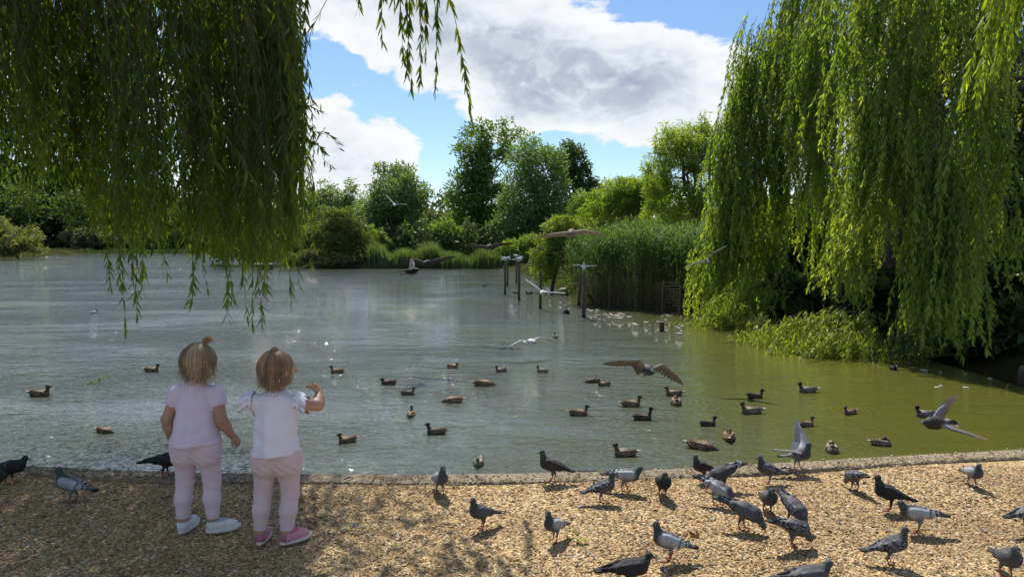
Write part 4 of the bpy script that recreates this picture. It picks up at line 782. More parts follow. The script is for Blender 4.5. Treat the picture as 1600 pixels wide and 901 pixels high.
# feet (px, py), heading in degrees (0 = right, 90 = away, 270 = to the camera), pose, plumage, size, label
PGL = [(18, 757, 2, 'W', 'dark', .95, 'black pigeon standing on the kerb at the left edge'), (-14, 776, 10, 'U', 'dark', .9, 'black pigeon cut off by the left edge below the other'),
 (112, 783, 182, 'U', 'barred', .95, 'pale winged pigeon in the shade left of the girls'), (262, 748, 8, 'W', 'dark', 1.0, 'dark pigeon on the kerb with its head hidden by the left girl'),
 (688, 773, 292, 'U', 'barred', .88, 'pale winged pigeon facing the camera nearest the kerb in the middle'), (752, 824, 222, 'U', 'slate', .84, 'slate grey pigeon walking left in the middle of the gravel'),
 (866, 846, 232, 'U', 'barred', .80, 'pale winged pigeon beside the green leaf sprig'), (862, 754, 178, 'U', 'brown', .90, 'brownish upright pigeon with pale belly at the kerb'),
 (942, 784, 2, 'U', 'chequered', .82, 'chequered pigeon facing right at the left of the flock'), (978, 768, 340, 'W', 'barred', .88, 'pale grey pigeon with two black bars leaning right by the kerb'),
 (1036, 779, 268, 'S', 'dark', .92, 'squat dark pigeon facing the camera near the kerb'), (1097, 750, 200, 'U', 'brown', .78, 'small dark pigeon beside the kerb above the pecking pied pigeon'),
 (1128, 764, 196, 'K', 'pied', .95, 'dark pecking pigeon with white flecked wings by the kerb'), (1122, 791, 322, 'K', 'barred', .90, 'pale grey pecking pigeon with black bars and mauve neck'),
 (1162, 832, 338, 'K', 'slate', .95, 'slate grey pigeon pecking to the right with mauve nape'), (1200, 806, 266, 'S', 'slate', .88, 'round slate pigeon facing the camera amid the pecking flock'),
 (1240, 824, 286, 'K', 'chequered', .92, 'chequered pigeon pecking toward the camera'), (1240, 857, 12, 'K', 'chequered', .88, 'chequered pigeon pecking with its tail to the left'),
 (1200, 753, 190, 'U', 'chequered', .84, 'chequered pigeon standing by the kerb left of the landing bird'), (1334, 766, 98, 'K', 'chequered', .80, 'grey pigeon pecking with its tail toward the camera'),
 (1388, 799, 172, 'U', 'dark', .92, 'tall dark pigeon standing upright facing left'), (1432, 831, 176, 'W', 'barred', .90, 'pale barred pigeon walking left behind the front chequered one'),
 (1392, 880, 352, 'U', 'chequered', .84, 'chequered pigeon facing right at the lower right'), (1044, 879, 183, 'U', 'barred', .88, 'pale pigeon with two black wing bars facing left in the foreground'),
 (984, 921, 4, 'W', 'dark', .88, 'dark pigeon at the bottom edge below the barred pigeon'), (1520, 764, 268, 'S', 'barred', .84, 'light pigeon facing the camera near the kerb on the right'),
 (1574, 900, 262, 'S', 'slate', .92, 'slate pigeon facing the camera in the lower right corner'), (1606, 830, 10, 'W', 'chequered', .85, 'pigeon cut off by the right edge'),
 (1262, 936, 2, 'W', 'slate', .90, 'grey pigeon whose back just shows at the bottom edge')]
for (px, py, hd, po, pal, sc_, lb) in PGL:
    p = on(px, py, .0); zz = .012 if p[1] > kerb_y(p[0]) - .18 else float(gravel_z(p[0], p[1])) + .008
    tag(link('pigeon', pigeon_mesh(po, pal, .9 if po == 'K' else .0), mat=M_FEATHER, loc=(p[0], p[1], zz), rz=R(hd), sc=sc_ * .86), lb, 'pigeon', 'pigeons on the gravel')

# ------------------------------------------------------------------ open wings
def wing(side, L1, L2, ch1, ch2, a1, a2, sw1, sw2, cov, prim, tipc, under, nf=15, fan=.9, twist=0.0):
    """spread wing: inner and outer bone lengths, chords, dihedral and sweep of each; local +X forward, side = +1 left"""
    d1 = np.array([-math.sin(sw1), side * math.cos(sw1) * math.cos(a1), math.cos(sw1) * math.sin(a1)]); d2 = np.array([-math.sin(sw2), side * math.cos(sw2) * math.cos(a2), math.cos(sw2) * math.sin(a2)])
    P0 = np.array([.03, side * .028, .012]); P1 = P0 + d1 * L1; P2 = P1 + d2 * L2; mb = MB(); back = np.array([-math.cos(twist), 0, -math.sin(twist)])
    s = np.linspace(0, 1, 13); bone = np.stack([np.interp(s, [0, .42, 1], [P0[k], P1[k], P2[k]]) for k in range(3)], 1); bone[1:-1] = (bone[:-2] + 2 * bone[1:-1] + bone[2:]) / 4
    nr = unit(np.cross(d1 + d2, back)) * (1 if side > 0 else -1)
    for i in range(nf):                                   # flight feathers
        t = (i + .3) / nf; b = np.array([np.interp(t, s, bone[:, k]) for k in range(3)]); tn = d1 if t < .42 else d2
        o = max(0, (t - .38) / .62); L = ch1 * (1 - .12 * t) if t < .42 else ch1 * .88 + (ch2 - ch1 * .88) * o; dr = unit(back * (1 - fan * o ** 1.2) + tn * (fan * 1.05 * o + .05))
        w = unit(np.cross(dr, nr)) * (.5 * (L1 + L2) / nf * 1.45); z = nr * (.0012 * (i % 2) + .0006 * i / nf)
        q = [0, .35, .75, .94, 1.0]; ww = [.7, 1, .95, .6, .08]; V = []
        for a_, c_ in zip(q, ww): m = b + dr * L * a_ + z - nr * (.06 * L * a_ ** 2); V += [m - w * c_, m + w * c_ * .8]
        c0 = np.array(prim) * (1 - .25 * (i % 2)); cc = np.array([c0 * (1 if a_ < .7 else .0) + (np.array(tipc) if a_ >= .7 else 0) for a_ in q for _ in (0, 1)])
        Vt = np.array(V); mb.add(np.concatenate([Vt + nr * .0009, Vt - nr * .0009]), [[[2 * j, 2 * j + 1, 2 * j + 3, 2 * j + 2] for j in range(4)], [[10 + 2 * j, 12 + 2 * j, 13 + 2 * j, 11 + 2 * j] for j in range(4)]], np.concatenate([cc, cc * .4 + np.array(under) * .6]))
    rows = []                                             # arm and coverts
    for j, b in enumerate(bone):
        t = s[j]; c = (ch1 * .55) * (1 - .62 * t); th = .012 * (1 - .75 * t) + .002; dr = unit(back + (d2 * .35 * t))
        rows += [b - dr * .008, b + nr * th, b + dr * c * .5 + nr * th * .8, b + dr * c + nr * .003, b + dr * c - nr * .003, b + dr * c * .5 - nr * th * .4, b - nr * th * .7]
    k = 7; Qd = [[j * k + q, j * k + (q + 1) % k, (j + 1) * k + (q + 1) % k, (j + 1) * k + q] for j in range(12) for q in range(k)]
    cc = np.array(([cov] * 4 + [under] * 3) * 13) * (1 - .0 * s.repeat(7))[:, None]; mb.add(rows, [Qd, [list(range(k)), [12 * k + q for q in range(k)][::-1]]], cc)
    return mb.mesh('wing', True)
def fan_tail(L, w, col, tip, n=9):
    mb = MB()
    for i in range(n):
        a = (i / (n - 1) - .5) * w; dr = np.array([-math.cos(a), math.sin(a), -.05]); sd = np.array([-dr[1], dr[0], 0]) * -.011; b = np.array([-.06, 0, -.002 + .0008 * (i % 2)])
        V = [b - sd * .4, b + sd * .4, b + dr * L * .8 - sd, b + dr * L * .8 + sd, b + dr * L - sd * .6, b + dr * L + sd * .6]; V = np.array(V)
        mb.add(np.concatenate([V, V - [0, 0, .002]]), [[[0, 1, 3, 2], [2, 3, 5, 4], [6, 8, 9, 7], [8, 10, 11, 9]]], np.concatenate([np.array([col] * 2 + [col] * 2 + [tip] * 2)] * 2))
    return mb.mesh('tail_fan')
def flyer(label, px, py, Yd, heading, pitch, roll, sc_, pal, wl_, wr_, cols, name='flying_pigeon', cat='pigeon', fan=(.15, 1.0), pose='F', loc=None, legs=False, group='birds on the wing'):
    p = at(px, py, Yd) if loc is None else loc
    o = tag(link(name, pigeon_mesh(pose, pal, 0, legs), mat=M_FEATHER, loc=p, sc=sc_), label, cat, group); o.rotation_mode = 'ZYX'
    o.rotation_euler = (R(roll), R(-pitch), R(heading))
    for s_, a in ((1, wl_), (-1, wr_)): link('wing', wing(s_, *a, *cols), o, M_FEATHER, (0, 0, 0) if pose == 'F' else (.02, 0, .135))
    if fan: link('tail_fan', fan_tail(*fan, cols[1], cols[2]), o, M_FEATHER)
    return o
GREY = ((.26, .26, .28), (.20, .165, .14), (.06, .05, .045), (.30, .235, .17)); DK = ((.055, .05, .052), (.06, .053, .05), (.03, .028, .028), (.09, .075, .065)); TAN = ((.42, .34, .25), (.50, .42, .32), (.30, .22, .16), (.55, .45, .34)); WHT = ((.55, .57, .60), (.80, .80, .80), (.10, .10, .10), (.78, .78, .78))
BRN = ((.24, .25, .29), (.30, .27, .25), (.30, .20, .13), (.26, .19, .14))
GT = GREY + (15, .9, .75); DT = DK + (15, .9, .5); TT = TAN + (15, .9, .45)
flyer('grey pigeon in flight with both wings arched above the ducks', 1010, 577, 5.5, 290, -16, 0, .80, 'barred', (.13, .22, .14, .18, .70, -.38, -.15, .1), (.13, .22, .14, .18, .62, -.30, -.15, .1), GT, fan=(.14, 1.3))
flyer('tan pigeon gliding with wings level before the yellow green bush', 893, 364, 7.2, 262, 6, 4, .80, 'tan', (.12, .19, .13, .16, .12, -.28, .0, .1), (.12, .19, .13, .16, .05, -.05, .0, .1), TT, fan=(.14, 1.5))
flyer('dark pigeon flying off with raised wings before the great willow', 1106, 408, 9.8, 70, 40, -8, .80, 'dark', (.12, .19, .12, .15, .75, .35, .1, .5), (.12, .19, .12, .15, .45, -.15, .1, .4), tuple(tuple(.3 * q for q in c) for c in DK), fan=(.13, .9))
flyer('dark pigeon skimming the far water, left of the flying pair', 643, 424, 10.5, 340, 12, 0, .95, 'dark', (.12, .19, .12, .15, .7, .45, .1, .5), (.12, .19, .12, .15, .25, .0, .1, .3), DK, fan=(.13, .9))
flyer('dark pigeon with wings in a wide v, right of the flying pair', 669, 411, 11.0, 250, 4, 0, 1.0, 'dark', (.12, .20, .12, .15, .35, .12, .0, .2), (.12, .20, .12, .15, .38, .2, .0, .2), DT, fan=(.13, .8))
flyer('grey bird gliding before the dark far trees', 765, 386, 14.0, 255, 2, -4, 1.0, 'slate', (.13, .22, .12, .14, .35, .05, 0, .2), (.13, .22, .12, .14, .2, .05, 0, .2), DT, fan=(.12, .6))
flyer('white gull flying low past the single bare post', 848, 457, 19.5, 250, 0, 8, 1.25, 'gull', (.15, .26, .12, .14, .05, .0, 0, .25), (.15, .26, .12, .14, .75, .5, 0, .2), WHT, 'flying_gull', 'gull', (.11, .6))
flyer('black headed gull skimming the middle of the pond', 829, 534, 11.6, 20, 4, 0, 1.05, 'gull', (.13, .20, .11, .12, .35, -.35, .0, .3), (.13, .20, .11, .12, .35, -.35, .0, .3), WHT, 'flying_gull', 'gull', (.10, .6)).rotation_euler[2] = R(300)
flyer('tiny white gull high before the round tree', 617, 320, 33, 250, 0, 12, 1.2, 'gull', (.15, .26, .11, .12, .2, .0, 0, .2), (.15, .26, .11, .12, .9, .7, 0, .1), WHT, 'flying_gull', 'gull', (.1, .6))
flyer('tiny dark bird before the pale silvery tree', 543, 306, 34, 200, 0, 12, 1.0, 'dark', (.12, .2, .11, .12, .4, .1, 0, .2), (.12, .2, .11, .12, .6, .3, 0, .1), DK, 'flying_bird', 'bird', (.1, .6))
flyer('tiny dark bird before the yellowish willow', 1102, 244, 26, 260, 0, -10, 1.0, 'dark', (.12, .2, .11, .12, .5, .3, 0, .2), (.12, .2, .11, .12, .1, .0, 0, .1), DK, 'flying_bird', 'bird', (.1, .6))
flyer('brown pigeon flying left over the water with wings swept to the right', 1463, 660, 5.2, 196, -8, 22, .96, 'brown', (.10, .18, .12, .16, -.2, -.35, .9, 1.2), (.13, .22, .14, .18, .95, -.05, .85, 1.15), BRN, fan=(.13, .8))
p = on(1248, 733, .011); flyer('pale pigeon landing on the kerb with both wings raised', 0, 0, 0, 318, 0, 0, .76, 'barred', (.08, .11, .14, .15, 1.0, 1.25, .1, .5), (.10, .15, .12, .15, .35, .10, .75, 1.05), ((.46, .48, .52), (.46, .47, .50), (.30, .31, .33), (.40, .40, .42)), 'landing_pigeon', 'pigeon', (.14, .7), 'X', p, True, 'pigeons on the gravel').rotation_euler = (0, 0, R(318))
for (k, hd, lb) in [('a', 200, 'gull perched on the front post of the leftmost pair'), ('b', 330, 'gull perched on the rear post of the leftmost pair'), ('c', 180, 'gull perched on the rear post of the second pair'), ('d', 330, 'gull perched on the front post of the second pair')]:
    tag(link('perched_gull', pigeon_mesh('W', 'gull', 0, True, (.3, .06, .04), (.25, .05, .04)), mat=M_FEATHER, loc=pt[k] + [0, 0, .004], rz=R(hd), sc=1.15), lb, 'gull', 'gulls on the posts')
p = pt['g']; flyer('white gull with spread wings on top of the nearest tall post', 0, 0, 0, 265, 0, 0, 1.1, 'gull', (.10, .16, .10, .12, .15, .02, 0, .2), (.10, .16, .10, .12, .35, -.1, 0, .2), WHT, 'perched_gull', 'gull', (.1, .5), 'X', p + [0, 0, .004], True, 'gulls on the posts').rotation_euler = (0, 0, R(265))

# ------------------------------------------------------------------ ducks
DG = {'S': dict(N1=(.124, .100), H=(.138, .150), b=(1, -.16)), 'L': dict(N1=(.112, .082), H=(.126, .112), b=(1, -.22)), 'D': dict(N1=(.165, .025), H=(.205, -.012), b=(.75, -.65)), 'P': dict(N1=(.090, .085), H=(.040, .112), b=(-.9, -.25)), 'T': dict(N1=(.122, .120), H=(.135, .185), b=(1, -.1))}
DPAL = {'hen': ((.25, .175, .105), (.045, .03, .02), (.105, .078, .055), (.50, .44, .36)), 'dark': ((.10, .075, .055), (.03, .024, .018), (.035, .034, .028), (.20, .17, .14)), 'grey': ((.27, .215, .155), (.06, .045, .035), (.085, .07, .052), (.62, .58, .50)), 'drake': ((.24, .21, .175), (.07, .055, .04), (.016, .032, .018), (.60, .56, .50)), 'coot': ((.02, .02, .022), (.012, .012, .012), (.015, .015, .016), (.03, .03, .03)), 'whitish': ((.60, .59, .56), (.30, .30, .30), (.10, .09, .08), (.7, .7, .7))}
DM = {}; DGEO = {}
def duck_mesh(pose, pal):
    if (pose, pal) in DM: return DM[(pose, pal)]
    g = DG[pose]; hb = np.array([g['b'][0], 0, g['b'][1]]); hb /= np.linalg.norm(hb); N1 = np.array([g['N1'][0], 0, g['N1'][1]]); H = np.array([g['H'][0], 0, g['H'][1]])
    if pose not in DGEO:
        B = Body(); B.cap((-.10, 0, .040), (.02, 0, .026), .048, .066, .02, 'body', (1, .84, 1.15)); B.cap((.02, 0, .026), (.095, 0, .028), .066, .052, .02, 'body', (1, .84, 1.1)); B.cap((-.09, 0, .05), (-.205, 0, .082), .040, .010, .02, 'tail', (1, .8, 1.6))
        B.cap((.09, 0, .045), N1, .042, .024, .025, 'neck'); B.cap(N1, H, .0225, .022, .014, 'neck'); B.cap(H - hb * .010, H + hb * .020, .0305, .0225, .012, 'head')
        for s_ in (-1, 1): B.cap((.055, s_ * .050, .058), (-.11, s_ * .026, .086), .040, .015, .006, 'wing', (1, 1.5, 1.15)); B.cap((-.06, s_ * .03, .080), (-.175, s_ * .010, .098), .016, .005, .006, 'wing', (1, 1.3, 1.3))
        DGEO[pose] = (B,) + B.build(.0072)
    B, V, Q = DGEO[pose]; bc, dk, hc, tc = [np.array(c) for c in DPAL[pal]]
    def colf(tg, t, P):
        o = np.ones((len(P), 1)); sp_ = (cells(P, 70, 1) > .5).astype(float) * .65 + .25 * (hash01(P, 1.7) > .6)
        if tg == 'head': return mixc(hc * o, hc * .5, sstep((P[:, 2] - H[2] - .006) / .012))
        if tg == 'neck': return mixc(mixc(bc * .9 * o, dk, sp_ * .6), hc, sstep((t - .25) * 3))
        if tg == 'tail': return mixc(mixc(bc * o, dk, sp_), tc, sstep((t - .6) / .2))
        if tg == 'wing': return mixc(mixc(bc * 1.1 * o, dk, sp_ * .9), bc * 1.9, (np.abs((P[:, 2] * 36 + P[:, 0] * 5) % 1 - .5) < .12).astype(float) * .6)
        return mixc(bc * o, dk, sp_)
    mb = MB(); mb.add(V, [Q], B.paint(V, colf, .003)); bl = np.array((.27, .22, .06) if pal in ('grey', 'drake') else (.14, .11, .06) if pal != 'coot' else (.6, .58, .55)); sd = np.array([0, 1, 0]); up = np.array([-hb[2], 0, hb[0]])
    rows = []
    for q, w, h in ((.030, .012, .013), (.050, .011, .007), (.074, .0135, .005), (.088, .009, .002)):
        c = H + hb * q + up * (-.004); rows += [c + sd * w, c + up * h, c - sd * w, c - up * h]
    mb.add(rows, [[[4 * j + k, 4 * j + (k + 1) % 4, 4 * j + 4 + (k + 1) % 4, 4 * j + 4 + k] for j in range(3) for k in range(4)] + [[12, 13, 14, 15]]], bl)
    for s_ in (-1, 1): mb.ball(H + hb * .010 + up * .006 + [0, s_ * .0205, 0], .0045, (.01, .008, .006), 6, 4)
    DM[(pose, pal)] = mb.mesh('duck_' + pose + pal, True); return DM[(pose, pal)]
DL = [(62, 618, 2, 'S', 'hen', 44, 'leftmost brown duck swimming right'), (163, 675, 348, 'D', 'hen', 37, 'brown duck with lowered head left of the girls near the kerb'), (237, 580, 3, 'S', 'hen', 31, 'brown duck swimming right just left of the girls'),
 (527, 582, 178, 'S', 'hen', 30, 'brown duck swimming left just right of the girls'), (607, 600, 180, 'L', 'dark', 32, 'dark duck with sunken head left of the swimming pair'), (637, 616, 8, 'S', 'dark', 28, 'dark duck swimming right below the duck with sunken head'),
 (543, 690, 206, 'S', 'hen', 36, 'speckled duck near the kerb right of the girls'), (642, 649, 92, 'S', 'hen', 26, 'small duck seen from behind left of the black duck'), (682, 677, 176, 'S', 'dark', 44, 'blackish duck with raised neck in the middle of the water'),
 (707, 574, 350, 'L', 'hen', 25, 'small duck facing right in the middle distance'), (709, 628, 178, 'D', 'hen', 44, 'duck dabbling left with its head under water'), (755, 602, 2, 'D', 'hen', 44, 'duck dabbling right with pale tail'), (783, 580, 205, 'S', 'grey', 19, 'small pale duck in the middle distance'),
 (848, 581, 165, 'S', 'grey', 22, 'small grey duck right of the small pale duck'), (748, 725, 262, 'L', 'drake', 42, 'duck swimming toward the camera at the kerb'), (904, 648, 2, 'S', 'hen', 42, 'brown duck swimming right, left of the central group'), (926, 597, 186, 'D', 'dark', 22, 'splashing duck half hidden behind another'),
 (944, 602, 192, 'S', 'hen', 28, 'duck facing left in front of the splashing duck'), (986, 634, 4, 'S', 'hen', 43, 'brown duck swimming right under the flying pigeon'), (1004, 655, 2, 'T', 'dark', 42, 'duck with tall upright neck in the central group'), (1053, 617, 178, 'S', 'hen', 37, 'duck swimming left below the flying pigeon'),
 (1056, 631, 262, 'P', 'hen', 34, 'preening duck just below the left swimming duck'), (977, 711, 176, 'S', 'grey', 50, 'large brown duck swimming left along the kerb'), (1106, 664, 12, 'S', 'dark', 36, 'dark duck swimming right above the dipping duck'), (1094, 700, 338, 'D', 'hen', 60, 'long speckled duck dipping its bill near the kerb'),
 (1139, 686, 75, 'P', 'hen', 38, 'duck with its tail toward the camera right of the dipping duck'), (1174, 645, 178, 'S', 'grey', 46, 'pale tailed duck swimming left with yellowish bill'), (1180, 621, 4, 'S', 'dark', 35, 'dark duck swimming right above the pale tailed duck'), (1262, 612, 178, 'S', 'drake', 40, 'duck with dark head and yellow bill on the green water'),
 (1260, 665, 22, 'S', 'hen', 28, 'small duck facing away above the landing pigeon'), (1328, 646, 205, 'S', 'hen', 32, 'duck facing the camera on the open green water'), (1299, 704, 250, 'P', 'grey', 40, 'preening grey duck near the kerb on the right'), (1377, 695, 352, 'P', 'grey', 33, 'preening pale headed duck rightmost along the kerb'),
 (1446, 650, 180, 'S', 'drake', 44, 'green headed duck behind the brown flying pigeon'), (1395, 577, 265, 'S', 'coot', 26, 'small black duck by the forked stick'), (885, 489, 268, 'S', 'coot', 26, 'small dark duck beside the gull post'), (868, 527, 100, 'S', 'grey', 20, 'tiny pale duck right of the skimming gull'),
 (827, 459, 180, 'L', 'dark', 15, 'dark duck among the posts'), (147, 489, 60, 'S', 'whitish', 15, 'tiny whitish bird alone far out on the left'), (757, 447, 0, 'S', 'dark', 9, 'speck of a duck left of the posts'), (806, 458, 0, 'L', 'dark', 12, 'small dark duck between the post pairs'),
 (489, 419, 180, 'L', 'whitish', 15, 'white bird on the water under the olive bush'), (90, 400, 0, 'S', 'whitish', 9, 'white bird far off by the leftmost bush')]
for (px, py, hd, po, pal, ln, lb) in DL:
    p = on(px, py, ZW); L = {'S': .43, 'L': .41, 'D': .46, 'P': .32, 'T': .43}[po]
    sc_ = max(.58, min(1.0, ln * p[1] / F / L)) if p[1] < 14 else min(1.1, ln * p[1] / F / L)
    tag(link('duck', duck_mesh(po, pal), mat=M_FEATHER, loc=(p[0], p[1], ZW - .004), rz=R(hd), sc=sc_), lb, 'duck' if pal not in ('whitish',) else 'bird', 'ducks on the pond')

# ------------------------------------------------------------------ the two little girls
def hand(B, palm, d, nrm, side, curl=.5, s=1.0):
    """palm centre, finger direction d, palm normal nrm, thumb side vector"""
    d = unit(np.array(d, float)); nrm = unit(np.array(nrm, float)); sd = unit(np.cross(d, nrm)) * side; palm = np.array(palm, float)
    B.cap(palm - d * .014, palm + d * .010, .016 * s, .017 * s, .008, 'skin', (1, 1, 1))
    for i, (o, L) in enumerate(((-.013, .025), (-.0045, .030), (.0045, .032), (.013, .028))):
        a = palm + d * .016 + sd * o; b = a + unit(d + nrm * curl * .5) * L * .55 * s; c = b + unit(d * .7 + nrm * curl) * L * .5 * s
        B.cap(a, b, .0072, .0066, .003, 'skin'); B.cap(b, c, .0066, .0056, .003, 'skin')
    a = palm - d * .004 + sd * .016; b = a + unit(sd + d * .7) * .018; B.cap(a, b, .0082, .0072, .004, 'skin'); B.cap(b, b + unit(d + sd * .25 + nrm * .3) * .018, .0072, .006, .003, 'skin')
def girl(name_label, loc, J, col, seed):
    root = tag(empty('person', loc), name_label, 'person', None); rg = np.random.default_rng(seed)
    B = Body(); k = .018; fd = np.array([math.cos(J['face']), math.sin(J['face']), 0]); H = np.array(J['H'])
    B.cap(J['pel'], J['chest'], .078, .072, .03, 'skin', (1, 1.25, 1)); B.cap(J['chest'], J['neck'], .06, .034, .03, 'skin')
    B.cap(J['neck'], H - [0, 0, .05], .034, .034, .02, 'skin'); B.cap(H + [0, 0, .012] - fd * .012, H + [0, 0, .016] + fd * .01, .071, .069, .02, 'skin')
    B.cap(H + fd * .026 - [0, 0, .022], H + fd * .036 - [0, 0, .045], .052, .034, .025, 'skin')            # jaw and cheeks
    B.cap(H + fd * .078 - [0, 0, .004], H + fd * .088 - [0, 0, .016], .006, .009, .010, 'skin')              # nose
    sd = np.array([-fd[1], fd[0], 0])
    for s_ in (-1, 1): e = H + sd * s_ * .077 - [0, 0, .012]; B.cap(e, e + [0, 0, .018], .010, .011, .006, 'skin')   # ears
    for a in ('AL', 'AR'):
        S_, E_, W_, P_ = [np.array(q, float) for q in J[a][:4]]; B.cap(S_, E_, .036, .029, k, 'skin'); B.cap(E_, E_ * .6 + W_ * .4, .030, .028, .012, 'skin'); B.cap(E_ * .6 + W_ * .4, W_, .028, .0185, .012, 'skin'); B.cap(W_, P_, .0175, .015, .010, 'skin')
        hand(B, P_, *J[a][4:])
    for a in ('LL', 'LR'):
        h_, kn, an = [np.array(q, float) for q in J[a]]; B.cap(h_, kn, .052, .034, k, 'skin'); B.cap(kn, kn * .55 + an * .45 - [0, .008, 0], .034, .034, .010, 'skin'); B.cap(kn * .55 + an * .45 - [0, .008, 0], an, .034, .025, .010, 'skin'); B.cap(an, an + [0, .0, -.03], .028, .026, .01, 'skin')
    V, Q = B.build(.0062); c = np.tile(col['skin'], (len(V), 1)) * (1 + .06 * np.sin(V[:, 2:3] * 60))
    link('body', mesh_np('body', V, [Q], c, True), root, M_SKIN)
    for s_ in (-1, 1):
        mb = MB(); e = H + fd * .066 + sd * s_ * .028 + [0, 0, .006]; mb.ball(e, .0095, (.75, .74, .72), 10, 8); mb.ball(e + fd * .0058, .0052, (.05, .09, .14), 8, 6); link('eye', mb.mesh('eye', True), root, M_SHOE)
    mb = MB(); m = H + fd * .073 - [0, 0, .036]; mb.tube([m - sd * .016 - fd * .004, m, m + sd * .016 - fd * .004], [.002, .0042, .002], 6, (.38, .13, .11)); link('mouth', mb.mesh('mouth', True), root, M_SKIN)
    # leggings
    T = Body()
    for a, s_ in (('LL', -1), ('LR', 1)):
        h_, kn, an = [np.array(q, float) for q in J[a]]; T.cap(h_ + [0, -.018, .02], h_ + [0, -.012, -.02], .072, .070, .014, 'c'); T.cap(h_, kn, .063, .0425, .016, 'c'); m = kn * .55 + an * .45 - [0, .008, 0]; T.cap(kn, m, .0425, .042, .014, 'c'); T.cap(m, an + [0, 0, .012], .042, .032, .014, 'c')
    T.cap(J['pel'], np.array(J['pel']) + [0, 0, .06], .098, .092, .03, 'c', (1, 1.2, 1)); zk = [J['LL'][1][2], J['LL'][2][2]]
    fold = lambda G: .0013 * np.sin(G[..., 2] * 150 + G[..., 0] * 60) * np.exp(-((G[..., 2] - zk[0]) / .05) ** 2) + .0014 * np.sin(G[..., 2] * 290 + G[..., 1] * 40) * np.exp(-((G[..., 2] - zk[1] - .03) / .035) ** 2) + .0018 * np.sin(G[..., 0] * 120 + G[..., 2] * 150) * np.exp(-((G[..., 2] - .40) / .05) ** 2)
    V, Q = T.build(.0064, cut=lambda G: np.maximum(zk[1] + .002 - G[..., 2], G[..., 2] - (J['hem'] + .018)), disp=fold); lg = link('leggings', mesh_np('leggings', V, [Q], np.tile(col['legs'], (len(V), 1)), True), root, M_CLOTH)
    # shirt
    T = Body(); hem = J['hem']; ch = np.array(J['chest']); pe = np.array(J['pel'])
    T.cap(ch + [0, 0, .03], ch - [0, 0, .06], .086, .094, .03, 'c', (1, 1.28, 1)); T.cap(ch - [0, 0, .04], [pe[0], pe[1] - .012, hem + .005], .094, J['flare'], .03, 'c', (1, 1.04, 1)); T.cap(ch + [0, 0, .05], np.array(J['neck']) - [0, 0, .008], .062, .044, .03, 'c', (1, 1.1, 1))
    for a, s_ in (('AL', -1), ('AR', 1)):
        S_ = np.array(J[a][0], float); E_ = np.array(J[a][1], float); T.cap(ch + [s_ * .05, 0, .06], S_ + [0, 0, .004], .036, .038, .02, 'c')
        if J['sleeve'] == 'puff': q = unit(E_ - S_); T.cap(S_ + q * .006 + [s_ * .006, 0, 0], S_ + q * .050 + [s_ * .004, 0, 0], .044, .045, .014, 'c')
        else: q = unit(E_ - S_); T.cap(S_ + q * .005, S_ + q * .028, .043, .041, .01, 'c')
    n0 = np.array(J['neck'])
    fold = lambda G: .0042 * np.sin((G[..., 0] - n0[0]) * (70 + 40 * np.clip((G[..., 2] - hem) / .3, 0, 1)) + G[..., 2] * J['fz'] + .9) * np.clip((n0[2] - .03 - G[..., 2]) / .1, 0, 1) + .0028 * np.sin(G[..., 2] * 75 - G[..., 0] * 48 * J['fs']) * np.clip((.66 - G[..., 2]) / .08, 0, 1)
    def cut(G):
        c = hem + .004 * np.sin(G[..., 0] * 30) - G[..., 2]; x = G[..., 0]
        if J['sleeve'] == 'puff':
            for a in ('AL', 'AR'):
                S_ = np.array(J[a][0], float); E_ = np.array(J[a][1], float); q = unit(E_ - S_); side = np.sign(S_[0]); d = (G - S_) @ q - .062; c = np.maximum(c, np.where((x * side > abs(S_[0]) + .012) & (G[..., 2] > hem + .12), d, -1))
        return np.maximum(c, G[..., 2] - (n0[2] + .012))
    V, Q = T.build(.0062, cut=cut, disp=fold); sh = link('shirt', mesh_np('shirt', V, [Q], np.tile(col['shirt'], (len(V), 1)), True), root, M_CLOTH)
    mb = MB(); a = np.linspace(0, 2 * math.pi, 25); rr = .047 if J['sleeve'] == 'puff' else .056; hz = n0[2] + (.008 if J['sleeve'] == 'puff' else -.006)
    for j, dz in enumerate((0, .014) if J['sleeve'] == 'puff' else (0,)):
        mb.tube(np.stack([n0[0] + rr * (1 - .06 * j) * np.cos(a), n0[1] + rr * (1 - .06 * j) * .86 * np.sin(a), hz + dz + .006 * np.sin(a)], 1), .0085 if J['sleeve'] == 'puff' else .0065, 7, np.array(col['shirt']) * .98)
    link('collar', mb.mesh('collar', True), sh, M_CLOTH)
    if J['sleeve'] == 'ruffle':
        for a_, s_ in (('AL', -1), ('AR', 1)):
            S_ = np.array(J[a_][0], float); mb = MB(); t = np.linspace(0, 1, 40); ang = -2.0 + 4.2 * t
            for lay in (0, 1):
                base = np.stack([S_[0] + s_ * (.012 + .012 * lay) + 0 * t, S_[1] + .046 * np.sin(ang), S_[2] + .010 + .046 * np.cos(ang)], 1); rip = .010 * np.sin(t * 52 + lay)
                out_ = base + np.stack([s_ * (.030 + .012 * lay + rip), .012 * np.sin(ang) + .004 * np.sin(t * 71), -.020 + .012 * np.cos(ang) - .012 * lay + .005 * np.sin(t * 47)], 1)
                mid = (base + out_) / 2 + [0, 0, .006]; V = np.concatenate([base, mid, out_]); V = np.concatenate([V, V - [s_ * .003, 0, .003]]); q = np.arange(39)
                mb.add(V, [np.concatenate([np.stack([q + r * 40, q + 1 + r * 40, q + 41 + r * 40, q + 40 + r * 40], 1) for r in (0, 1, 3, 4)])], col['shirt'])
            link('ruffle', mb.mesh('ruffle', True), sh, M_CLOTH)
    else:
